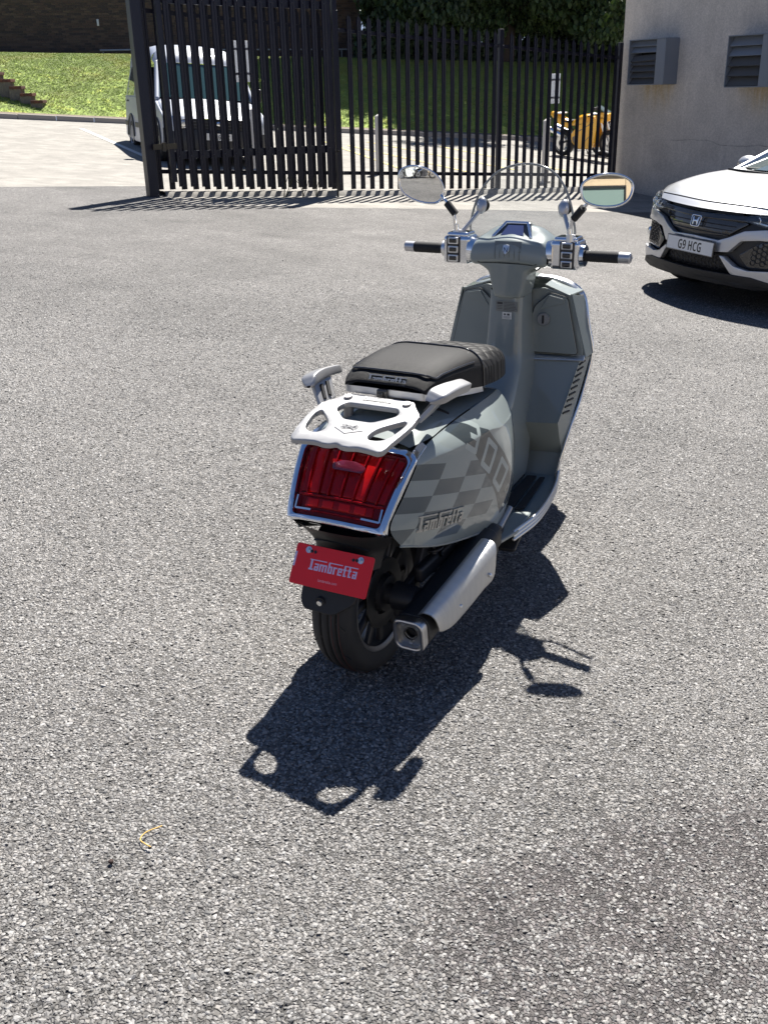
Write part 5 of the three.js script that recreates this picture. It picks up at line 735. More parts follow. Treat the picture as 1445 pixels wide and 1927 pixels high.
  P('screen_edge', rod(out.filter((_, i) => i % 2 === 0).map(([x, y]) => S(x + 0.012, y, wz(x, y))), 0.0038, 140, 8, true), M([0.32, 0.33, 0.33], 0.12, 0, { transmission: 0.4, thickness: 0, clearcoat: 1 }), ws);
  for (const s of [-1, 1]) {
    const a = [[0.2, 1.045, 1.04], [0.185, 1.06, 1.055], [0.165, 1.09, 1.08], [0.15, 1.115, 1.1]].map((p) => S(s * p[0] + 0.012, p[1], p[2]));
    P('screen_arm', J(rod(a, 0.007, 24, 10), cyl(S(s * 0.2 + 0.012, 1.03, 1.035), S(s * 0.2 + 0.012, 1.056, 1.035), 0.012, 0.012, 16)), mats.alloy, ws);
    P('screen_knob', ball(V(0, 0, 0), 0.02, 20).scale(0.95, 1.45, 0.7).rotateX(-0.3).translate(s * 0.146 + 0.012, 1.13, -1.105), mats.alloy, ws);
    P('screen_washer', cyl(S(s * 0.146 + 0.012, 1.13, 1.112), S(s * 0.146 + 0.012, 1.13, 1.122), 0.023, 0.023, 20).scale(1, 1, 1), mats.rubber, ws);
  }
}
// front mudguard
P('front_mudguard', grid((u, v) => { const a = lerp(0.2, 2.7, u), x = lerp(-0.1, 0.1, v), r = 0.27 - 0.05 * Math.pow(Math.abs(x) / 0.1, 3); return S(x, 0.222 + r * Math.sin(a), 1.36 + r * Math.cos(a)); }, 30, 14), mats.body);
P('fork', J(cyl(S(0.09, 0.222, 1.36), S(0.06, 0.6, 1.2), 0.02, 0.024, 14), cyl(S(-0.09, 0.222, 1.36), S(-0.06, 0.6, 1.2), 0.02, 0.024, 14)), mats.engine);
}
// ---------------------------------------------------------------- shared car parts
const C3 = (a) => V(a[0], a[1], a[2]);            // cars: x to the car's left (picture right), y up, z forward
function roadWheel(parent, x, y, z, r, w, cover) {
  const o = new THREE.Group(); o.name = numbered('wheel'); o.position.set(x, y, z); parent.add(o); const s = Math.sign(x);
  add(o, 'tyre', wheelAxis(lathe([[r * 0.66, -w / 2], [r * 0.9, -w / 2 - 0.006], [r * 0.98, -w * 0.42], [r, -w * 0.3], [r, w * 0.3], [r * 0.98, w * 0.42], [r * 0.9, w / 2 + 0.006], [r * 0.66, w / 2]], 44)), mats.tyre);
  add(o, 'rim', wheelAxis(lathe([[r * 0.67, s * w * 0.5], [r * 0.64, s * w * 0.44], [r * 0.6, s * w * 0.3], [r * 0.25, s * w * 0.36], [r * 0.1, s * w * 0.42], [0, s * w * 0.42]], 40)), cover);
  const hs = []; for (let i = 0; i < 9; i++) { const a = (i / 9) * 6.283; hs.push(cyl(V(s * w * 0.33, Math.cos(a) * r * 0.48, Math.sin(a) * r * 0.48), V(s * w * 0.41, Math.cos(a) * r * 0.48, Math.sin(a) * r * 0.48), r * 0.07, r * 0.07, 10)); }
  add(o, 'rim_hole', J(hs), mats.black); return o;
}
const seat3 = (o, x, y, z, yaw) => { o.position.set(x, y, z); o.quaternion.setFromAxisAngle(V(0, 0, 1), TILT).multiply(new THREE.Quaternion().setFromAxisAngle(V(0, 1, 0), yaw)); };

// ---------------------------------------------------------------- silver hatchback, nose to the yard
{
  const t = thing('parked_car', 'silver hatchback parked nose out against the rendered wall at the right edge', 'car');
  seat3(t, 2.5646, gnd(2.5646, -8.5) - 0.005, -8.4857, -1.0714);
  const nose = (x, y) => { const a = Math.min(Math.abs(x), 0.97); return -0.36 * a * a - 1.7 * Math.pow(Math.max(0, a - 0.72), 1.5) - 0.5 * Math.pow(Math.max(0, y - 0.62), 1.5) - 0.35 * Math.pow(Math.max(0, 0.42 - y), 1.4); };
  // a piece of the front: outline in front view, laid on the curved nose, h in front of it
  const face = (pts, h, th, r = 0.01, holes = []) => warp(tess(ext(r ? rounded(pts, r, 3) : pts, th, Math.min(0.004, th / 3), holes).translate(0, 0, -th), 0.06, 6), (v) => v.set(v.x, v.y, nose(v.x, v.y) + h + v.z), 0.5);
  const mx = (pts) => pts.map(([x, y]) => [-x, y]).reverse();
  const two = (pts) => [pts, mx(pts)];
  const put = (n, l, h, th, m, r) => l.forEach((p) => add(t, n, face(p, h, th, r), m));
  const grilleM = M([0.012, 0.012, 0.014], 0.35);
  put('bumper_core', [[[-0.92, 0.27], [-0.58, 0.27], [0.58, 0.27], [0.92, 0.27], [0.94, 0.5], [0.9, 0.7], [0.6, 0.79], [0, 0.8], [-0.6, 0.79], [-0.9, 0.7], [-0.94, 0.5]]], -0.06, 0.05, grilleM, 0.02);
  // bodywork of the bumper
  put('bumper', two([[0, 0.556], [0.25, 0.546], [0.34, 0.582], [0.455, 0.645], [0.6, 0.672], [0.74, 0.69], [0.9, 0.715], [0.96, 0.66], [0.95, 0.585], [0.83, 0.6], [0.58, 0.588], [0.44, 0.565], [0.35, 0.466], [0.23, 0.452], [0.2, 0.53], [0, 0.53]]), 0.0, 0.05, mats.silverCar, 0.008);
  put('bumper_lip', two([[0.29, 0.432], [0.325, 0.43], [0.42, 0.366], [0.53, 0.346], [0.76, 0.372], [0.95, 0.345], [0.93, 0.29], [0.84, 0.262], [0.58, 0.283], [0.4, 0.3]]), 0.012, 0.06, mats.silverCar, 0.008);
  put('lower_lip', [[[-0.6, 0.2], [0.6, 0.2], [0.74, 0.225], [0.7, 0.275], [0.56, 0.3], [0, 0.292], [-0.56, 0.3], [-0.7, 0.275], [-0.74, 0.225]]], 0.02, 0.05, mats.black, 0.01);
  put('side_intake', two([[0.8, 0.585], [0.57, 0.572], [0.42, 0.455], [0.5, 0.365], [0.76, 0.385], [0.86, 0.45], [0.86, 0.56]]), -0.035, 0.02, mats.blackGloss, 0.02);
  // honeycomb of the intakes and the lower grille
  const hex = (cx, cy, a) => Array.from({ length: 6 }, (_, i) => [cx + a * Math.cos(i * 1.0472), cy + a * Math.sin(i * 1.0472)]);
  const cells = []; for (let j = 0; j < 9; j++) for (let i = -24; i <= 24; i++) { const x = i * 0.036, y = 0.31 + j * 0.0208 * 1.9 + (i % 2 ? 0.0208 * 0.95 : 0); const ax = Math.abs(x); if ((ax < 0.3 && y > 0.31 && y < 0.42) || (ax > 0.52 && ax < 0.82 && y > 0.4 && y < 0.57 - 0.1 * Math.max(0, 0.6 - ax))) { const g = new THREE.TorusGeometry(0.019, 0.0028, 3, 6); g.translate(x, y, 0); cells.push(warp(g, (v) => v.set(v.x, v.y, nose(v.x, v.y) - 0.03 + v.z), 0.5)); } }
  const hc = add(t, 'honeycomb', J(cells), M([0.03, 0.03, 0.032], 0.4)); hc.userData.kind = 'stuff';
  // upper grille: recess, gloss blade that runs into the lamps, mesh below
  put('grille', [[[-0.46, 0.7], [-0.3, 0.585], [0, 0.565], [0.3, 0.585], [0.46, 0.7], [0.36, 0.725], [0, 0.725], [-0.36, 0.725]]], -0.03, 0.02, mats.blackGloss, 0.02);
  for (let i = 0; i < 3; i++) put('grille_bar', [[[-0.36 + i * 0.025, 0.668 - i * 0.034], [0.36 - i * 0.025, 0.668 - i * 0.034], [0.36 - i * 0.025, 0.66 - i * 0.034], [-0.36 + i * 0.025, 0.66 - i * 0.034]]], -0.02, 0.012, M([0.03, 0.03, 0.034], 0.3), 0);
  put('grille_blade', [[[-0.62, 0.728], [-0.42, 0.712], [0, 0.702], [0.42, 0.712], [0.62, 0.728], [0.6, 0.765], [0.36, 0.752], [0, 0.742], [-0.36, 0.752], [-0.6, 0.765]]], 0.006, 0.05, mats.blackGloss, 0.008);
  put('grille_slot', [[[-0.4, 0.752], [0, 0.744], [0.4, 0.752], [0.38, 0.775], [0, 0.77], [-0.38, 0.775]]], -0.025, 0.02, mats.black, 0.006);
  { // emblem: a rounded frame with a splayed letter inside
    const e = face(rounded([[-0.05, 0.622], [0.05, 0.622], [0.056, 0.716], [-0.056, 0.716]], 0.02, 4), 0.012, 0.012, 0, [rounded([[-0.04, 0.631], [0.04, 0.631], [0.045, 0.707], [-0.045, 0.707]], 0.014, 4)]);
    const em = add(t, 'emblem', e, mats.chrome), H = [[[-0.036, 0.703], [-0.022, 0.703], [-0.015, 0.677], [0.015, 0.677], [0.022, 0.703], [0.036, 0.703], [0.028, 0.634], [0.017, 0.634], [0.0145, 0.662], [-0.0145, 0.662], [-0.017, 0.634], [-0.028, 0.634]]];
    add(em, 'emblem_letter', face(H[0], 0.012, 0.01, 0), mats.chrome);
  }
  { // number plate
    const pt = canvasTex(832, 178, (g, w, h) => { g.fillStyle = 'rgb(222,222,220)'; g.fillRect(0, 0, w, h); g.strokeStyle = 'rgb(120,120,120)'; g.lineWidth = 4; g.strokeRect(4, 4, w - 8, h - 8); g.fillStyle = 'rgb(14,14,16)'; g.textAlign = 'center'; g.textBaseline = 'middle'; g.font = 'bold 166px sans-serif'; g.save(); g.translate(w * 0.5, h * 0.53); g.scale(0.72, 1); g.fillText('G9 HCG', 0, 0); g.restore(); });
    const pl = add(t, 'number_plate', rbox(0.53, 0.122, 0.014, 0, 0.47, 0.016, 0.004), mats.blackGloss), f = new THREE.PlaneGeometry(0.516, 0.11).translate(0, 0.47, 0.0245); add(pl, 'plate_face', f, new THREE.MeshPhysicalMaterial({ map: pt, roughness: 0.35, clearcoat: 0.5 }));
    add(t, 'plate_holder', rbox(0.46, 0.1, 0.06, 0, 0.47, -0.02, 0.01), mats.black);
  }
  for (const s of [1, -1]) { // head lamps
    const pts = [[0.44, 0.715], [0.6, 0.69], [0.74, 0.705], [0.87, 0.75], [0.9, 0.8], [0.8, 0.83], [0.6, 0.79], [0.46, 0.765]], L = s > 0 ? pts : mx(pts);
    const l = add(t, 'headlight', face(L, -0.03, 0.01, 0.01), mats.blackGloss);
    add(l, 'lamp_glass', face(L, 0.008, 0.004, 0.01), mats.clear);
    for (const [x, y, r] of [[0.53, 0.733, 0.022], [0.62, 0.737, 0.026], [0.72, 0.752, 0.026]]) add(l, 'lamp_unit', J(new THREE.TorusGeometry(r, 0.005, 8, 20).translate(s * x, y, nose(x, y) - 0.005), new THREE.SphereGeometry(r * 0.85, 14, 10).scale(1, 1, 0.5).translate(s * x, y, nose(x, y) - 0.012)), mats.chrome);
    const st = [[0.46, 0.722], [0.6, 0.7], [0.73, 0.714], [0.86, 0.757], [0.86, 0.768], [0.73, 0.727], [0.6, 0.712], [0.46, 0.735]]; add(l, 'lamp_strip', face(s > 0 ? st : mx(st), -0.004, 0.008, 0.003), M([0.85, 0.85, 0.85], 0.15, 0.6));
    // fog lamp
    add(t, 'fog_lamp', J(new THREE.SphereGeometry(0.04, 14, 10).scale(1, 1, 0.5).translate(s * 0.82, 0.47, nose(0.82, 0.47) - 0.02)), mats.chrome);
  }
  // bonnet and wings
  const bn = [[-0.9, 0.62, -0.04], [-0.8, 0.74, 0], [-0.5, 0.8, 0], [0, 0.82, 0], [0.5, 0.8, 0], [0.8, 0.74, 0], [0.9, 0.62, -0.04]];
  const st = [[-0.1, [[0.62, 0.785, -0.185], [0.58, 0.782, -0.16], [0.35, 0.776, -0.068], [0, 0.772, -0.02]]], [-0.2, [[0.72, 0.838, -0.3], [0.64, 0.845, -0.27], [0.4, 0.852, -0.2], [0, 0.848, -0.15]]], [-0.45, [[0.83, 0.882, -0.5], [0.7, 0.915, -0.47], [0.45, 0.918, -0.43], [0, 0.915, -0.4]]], [-0.8, [[0.87, 0.93, -0.82], [0.73, 0.985, -0.8], [0.48, 0.978, -0.78], [0, 0.985, -0.76]]], [-1.2, [[0.88, 0.965, -1.2], [0.74, 1.035, -1.2], [0.5, 1.035, -1.15], [0, 1.045, -1.1]]]];
  const bonnet = loft(st.map(([, h]) => [...h.map(([x, y, z]) => [-x, y, z]), ...h.slice(0, -1).reverse()]), 60, 40, C3);
  const bo = add(t, 'bonnet', bonnet, mats.silverCar); { const ln = []; for (let i = 0; i <= 24; i++) { const q = net(st.map(([, h]) => [...h.map(([x, y, z]) => [-x, y, z]), ...h.slice(0, -1).reverse()]), 0.1 + 0.8 * (i / 24), 0.17); ln.push(V(q[0], q[1] + 0.003, q[2] + 0.001)); } add(bo, 'bonnet_gap', rod(ln, 0.0035, 60, 6), mats.black); }
  for (const s of [1, -1]) {
    const rows = [[[0.62, 0.795, -0.22], [0.72, 0.79, -0.28], [0.86, 0.76, -0.36], [0.94, 0.68, -0.42]], [[0.72, 0.838, -0.3], [0.8, 0.82, -0.36], [0.9, 0.77, -0.44], [0.95, 0.66, -0.5]], [[0.83, 0.882, -0.5], [0.88, 0.87, -0.55], [0.94, 0.8, -0.62], [0.965, 0.66, -0.66]], [[0.87, 0.93, -0.82], [0.91, 0.91, -0.84], [0.955, 0.84, -0.86], [0.975, 0.68, -0.88]], [[0.88, 0.965, -1.2], [0.915, 0.945, -1.22], [0.95, 0.86, -1.24], [0.965, 0.66, -1.26]]];
    const w = loft(rows, 18, 30, C3); add(t, 'wing', s > 0 ? w : mirX(w), mats.silverCar);
    // side of the body with wheel arches
    const zy = [[-0.36, 0.3], [-0.4, 0.7], [-1.2, 0.9], [-1.3, 0.93], [-3.4, 0.98], [-4.3, 0.98], [-4.45, 0.7], [-4.4, 0.3], [-3.95, 0.28]];
    const sh = new THREE.Shape(); sh.moveTo(-0.6, 0.6); sh.lineTo(-0.62, 0.74); sh.lineTo(-1.25, 0.86); sh.lineTo(-3.4, 0.97); sh.lineTo(-4.3, 0.97); sh.lineTo(-4.45, 0.7); sh.lineTo(-4.4, 0.3); sh.lineTo(-3.95, 0.24); sh.absarc(-3.6, 0.33, 0.36, -0.25, Math.PI + 0.25, false); sh.lineTo(-3.2, 0.2); sh.lineTo(-1.3, 0.2); sh.absarc(-0.92, 0.33, 0.36, Math.PI + 0.25, 0.75, true);
    const g = new THREE.ExtrudeGeometry(sh, { depth: 0.08, bevelEnabled: true, bevelSize: 0.02, bevelThickness: 0.03, bevelSegments: 3 }); g.rotateY(-Math.PI / 2).translate(s > 0 ? 0.94 : -0.86, 0, 0); g.scale(1, 1, 1); add(t, 'body_side', g, mats.silverCar);
  }
  add(t, 'underbody', box(1.6, 0.5, 3.9, 0, 0.45, -2.4), mats.black);
  // cabin
  const gl = (pts) => slab(pts.map(C3), 0.008, { r: 0.03, bevel: 0.002 });
  add(t, 'windscreen', grid((u, v) => { const x = lerp(-1, 1, u), yy = lerp(1.03, 1.43, v), zz = lerp(-1.06, -1.95, v); return V(x * lerp(0.74, 0.56, v), yy + 0.02 * (1 - x * x), zz - 0.14 * x * x + 0.0); }, 20, 12), mats.carGlass);
  add(t, 'scuttle', slab([[-0.8, 1.0, -1.18], [0.8, 1.0, -1.18], [0.7, 1.035, -1.02], [-0.7, 1.035, -1.02]].map(C3), 0.01), mats.black);
  add(t, 'wiper', J(rod([V(-0.6, 1.045, -1.16), V(0.05, 1.075, -1.12)], 0.008, 8, 6), rod([V(0.05, 1.045, -1.1), V(0.66, 1.085, -1.17)], 0.008, 8, 6)), mats.black);
  add(t, 'roof', loft([[[-0.57, 1.425, -1.98], [-0.35, 1.45, -1.93], [0, 1.455, -1.92], [0.35, 1.45, -1.93], [0.57, 1.425, -1.98]], [[-0.58, 1.44, -2.6], [-0.35, 1.47, -2.6], [0, 1.48, -2.6], [0.35, 1.47, -2.6], [0.58, 1.44, -2.6]], [[-0.56, 1.38, -3.5], [-0.35, 1.41, -3.55], [0, 1.42, -3.55], [0.35, 1.41, -3.55], [0.56, 1.38, -3.5]], [[-0.7, 0.98, -4.35], [-0.4, 0.98, -4.42], [0, 0.98, -4.44], [0.4, 0.98, -4.42], [0.7, 0.98, -4.35]]], 20, 30, C3), mats.silverCar);
  for (const s of [1, -1]) {
    add(t, 'pillar', rod([[0.77, 1.0, -1.2], [0.67, 1.24, -1.66], [0.57, 1.43, -2.06], [0.585, 1.43, -2.7], [0.58, 1.36, -3.5], [0.78, 0.99, -4.1]].map(([x, y, z]) => V(s * x, y, z)), 0.04, 50, 8), mats.silverCar);
    add(t, 'side_glass', slab([[0.84, 0.98, -1.5], [0.6, 1.41, -2.1], [0.61, 1.42, -2.7], [0.6, 1.35, -3.4], [0.84, 1.0, -3.7]].map(([x, y, z]) => V(s * x, y, z)), 0.008, { flip: s < 0 }), mats.carGlass);
    const m = add(t, 'door_mirror', new THREE.SphereGeometry(0.1, 20, 14).scale(1.15, 0.75, 0.85).translate(s * 0.99, 1.06, -1.6), mats.silverCar); add(m, 'mirror_stalk', rod([V(s * 0.84, 1.0, -1.62), V(s * 0.95, 1.03, -1.62)], 0.025, 6, 8), mats.black);
    roadWheel(t, s * 0.83, 0.325, -0.92, 0.325, 0.22, mats.alloy); roadWheel(t, s * 0.83, 0.325, -3.6, 0.325, 0.22, mats.alloy);
  }
}

// ---------------------------------------------------------------- silver van beyond the gate
{
  const t = thing('parked_van', 'silver high-roofed van with black bumper parked behind the open gate leaf', 'van');
  const vx = -2.8, vz = -18.95; seat3(t, vx, gnd(vx, vz) - 0.03, vz, R(21)); t.scale.setScalar(1.05); t.rotateX(-0.02);
  const vm = M([0.3, 0.33, 0.4], 0.5, 0.05, { clearcoat: 0.35, clearcoatRoughness: 0.15 }), full = (h) => [...h.map(([x, y, z]) => [-x, y, z]), ...h.slice(0, -1).reverse()];
  add(t, 'bonnet', loft([[[0.66, 0.56, -0.02], [0.7, 0.68, -0.02], [0.62, 0.75, 0.0], [0.3, 0.775, 0.05], [0, 0.78, 0.06]], [[0.82, 0.56, -0.16], [0.84, 0.7, -0.18], [0.74, 0.82, -0.14], [0.4, 0.85, -0.1], [0, 0.86, -0.08]], [[0.88, 0.56, -0.5], [0.885, 0.8, -0.5], [0.8, 0.925, -0.5], [0.45, 0.965, -0.48], [0, 0.98, -0.47]], [[0.89, 0.56, -1.05], [0.89, 0.9, -1.05], [0.85, 1.03, -1.05], [0.5, 1.07, -0.98], [0, 1.085, -0.95]]].map(full), 50, 30, C3), vm);
  const side = [[-0.9, 0.32], [-1.05, 0.95], [-1.1, 1.02], [-4.4, 1.05], [-4.45, 0.35], [-4.1, 0.3]];
  for (const s of [1, -1]) {
    const sh = new THREE.Shape(); sh.moveTo(-0.3, 0.4); sh.lineTo(-0.3, 0.78); sh.lineTo(-1.05, 1.02); sh.lineTo(-4.42, 1.06); sh.lineTo(-4.46, 0.36); sh.lineTo(-4.15, 0.3); sh.absarc(-3.75, 0.34, 0.38, 0, Math.PI, false); sh.lineTo(-3.3, 0.27); sh.lineTo(-1.25, 0.27); sh.absarc(-0.85, 0.34, 0.38, Math.PI, 0, true);
    const g = new THREE.ExtrudeGeometry(sh, { depth: 0.06, bevelEnabled: true, bevelSize: 0.015, bevelThickness: 0.02, bevelSegments: 3 }).rotateY(-Math.PI / 2).translate(s > 0 ? 0.88 : -0.82, 0, 0); add(t, 'body_side', g, vm);
    add(t, 'side_moulding', J(rbox(0.02, 0.09, 1.9, s * 0.905, 0.56, -2.28, 0.008), rbox(0.02, 0.09, 0.3, s * 0.905, 0.56, -4.3, 0.008)), mats.black);
    add(t, 'arch_trim', J(...[-0.85, -3.75].map((z) => new THREE.TorusGeometry(0.39, 0.025, 6, 24, Math.PI).rotateY(Math.PI / 2).translate(s * 0.9, 0.34, z))), mats.black);
    add(t, 'pillar', rod([V(s * 0.85, 1.05, -1.04), V(s * 0.79, 1.36, -1.36), V(s * 0.74, 1.63, -1.62)], 0.045, 12, 8), vm);
    add(t, 'door_window', slab([[0.885, 1.07, -1.35], [0.8, 1.6, -1.86], [0.8, 1.6, -2.35], [0.885, 1.07, -2.35]].map(([x, y, z]) => V(s * (x + 0.008), y, z)), 0.01, { r: 0.04, flip: s < 0 }), mats.carGlass);
    add(t, 'rear_window', slab([[0.885, 1.08, -3.4], [0.8, 1.6, -3.4], [0.795, 1.6, -4.1], [0.885, 1.08, -4.25]].map(([x, y, z]) => V(s * (x + 0.008), y, z)), 0.01, { r: 0.05, flip: s < 0 }), mats.carGlass);
    add(t, 'door_handle', rbox(0.03, 0.03, 0.16, s * 0.905, 0.98, -2.2, 0.01), mats.black); add(t, 'door_handle', rbox(0.03, 0.03, 0.16, s * 0.905, 0.98, -4.1, 0.01), mats.black);
    const m = add(t, 'door_mirror', rbox(0.16, 0.24, 0.1, s * 1.02, 1.18, -1.42, 0.04, 3), mats.black); add(m, 'mirror_stalk', box(0.12, 0.04, 0.05, s * 0.92, 1.1, -1.42), mats.black);
    const hl = [[0.46, 0.63], [0.7, 0.6], [0.8, 0.68], [0.78, 0.8], [0.6, 0.76], [0.48, 0.72]], nz = (x) => 0.05 - 0.36 * x * x;
    const lg = warp(tess(ext(rounded(hl, 0.03), 0.04, 0.008), 0.06), (v) => v.set(s * v.x, v.y, nz(v.x) + 0.02 + v.z * 0.6), 0.5); const l = add(t, 'headlight', lg, mats.chrome); add(l, 'lamp_unit', new THREE.SphereGeometry(0.07, 16, 10).scale(1, 1, 0.4).translate(s * 0.6, 0.69, nz(0.6) + 0.045), mats.satin);
    roadWheel(t, s * 0.8, 0.32, -0.85, 0.32, 0.2, mats.silverPaint); roadWheel(t, s * 0.8, 0.32, -3.75, 0.32, 0.2, mats.silverPaint);
  }
  const up = (z, k, top) => full([[0.89, 1.03, z], [0.87, 1.2, z], [0.81, 1.5, z], [0.765, lerp(1.6, 1.8, k), z], [0.62, lerp(1.62, 1.93, k), z], [0.3, top - 0.01, z], [0, top, z]]);
  add(t, 'upper_body', loft([up(-1.95, 0.75, 1.93), up(-2.4, 1, 1.98), up(-3.4, 1, 2.0), up(-4.3, 1, 1.97), full([[0.86, 1.03, -4.46], [0.84, 1.2, -4.46], [0.78, 1.5, -4.43], [0.73, 1.75, -4.4], [0.55, 1.84, -4.38], [0.3, 1.87, -4.38], [0, 1.88, -4.38]])], 60, 40, C3), vm);
  add(t, 'roof_front', loft([full([[0.74, 1.6, -1.62], [0.7, 1.63, -1.58], [0.4, 1.65, -1.5], [0, 1.66, -1.47]]), full([[0.765, 1.63, -1.75], [0.68, 1.74, -1.68], [0.38, 1.79, -1.62], [0, 1.8, -1.6]]), full([[0.77, 1.7, -1.96], [0.66, 1.86, -1.92], [0.36, 1.92, -1.9], [0, 1.935, -1.88]])], 40, 20, C3), vm);
  add(t, 'windscreen', grid((u, v) => { const x = lerp(-1, 1, u); return V(x * lerp(0.83, 0.72, v), lerp(1.08, 1.645, v), lerp(-0.96, -1.48, v) - 0.1 * x * x); }, 20, 10), M([0.03, 0.065, 0.065], 0.03, 0, { clearcoat: 1, clearcoatRoughness: 0.02 }));
  add(t, 'scuttle', slab([[-0.82, 1.06, -1.02], [0.82, 1.06, -1.02], [0.6, 1.085, -0.93], [-0.6, 1.085, -0.93]].map(C3), 0.012), mats.black);
  const bump = (y0, y1, h) => grid((u, v) => { const x = lerp(-0.9, 0.9, u); return V(x, lerp(y0, y1, v), 0.1 - 0.38 * x * x - 0.25 * Math.pow(Math.max(0, Math.abs(x) - 0.72), 1.3) * 4 + h + 0.05 * Math.sin(v * Math.PI)); }, 40, 10);
  add(t, 'bumper', bump(0.22, 0.6, 0.02), M([0.03, 0.03, 0.032], 0.6)); add(t, 'grille', grid((u, v) => { const x = lerp(-0.5, 0.5, u); return V(x, lerp(0.58, 0.77, v), 0.08 - 0.36 * x * x); }, 20, 6), mats.black);
  for (let i = 0; i < 3; i++) add(t, 'grille_bar', grid((u, v) => { const x = lerp(-0.45, 0.45, u); return V(x, 0.62 + i * 0.05 + v * 0.014, 0.095 - 0.36 * x * x); }, 16, 1), M([0.05, 0.05, 0.055], 0.3));
  add(t, 'emblem', new THREE.SphereGeometry(0.075, 24, 12).scale(1.2, 0.55, 0.25).translate(0, 0.7, 0.1), mats.chrome);
  const pt = canvasTex(520, 112, (g, w, h) => { g.fillStyle = 'rgb(220,220,218)'; g.fillRect(0, 0, w, h); g.fillStyle = 'rgb(16,16,18)'; g.textAlign = 'center'; g.textBaseline = 'middle'; g.font = 'bold 98px sans-serif'; g.save(); g.translate(w / 2, h * 0.53); g.scale(0.72, 1); g.fillText('N 60  VZ', 0, 0); g.restore(); });
  const pl = add(t, 'number_plate', rbox(0.53, 0.12, 0.02, 0, 0.5, 0.165, 0.004), mats.black); add(pl, 'plate_face', new THREE.PlaneGeometry(0.515, 0.108).translate(0, 0.5, 0.1765), new THREE.MeshStandardMaterial({ map: pt, roughness: 0.4 }));
  add(t, 'underbody', J(box(1.5, 0.4, 4.1, 0, 0.42, -2.3), box(1.55, 0.6, 0.05, 0, 1.3, -3.2)), mats.black);
}

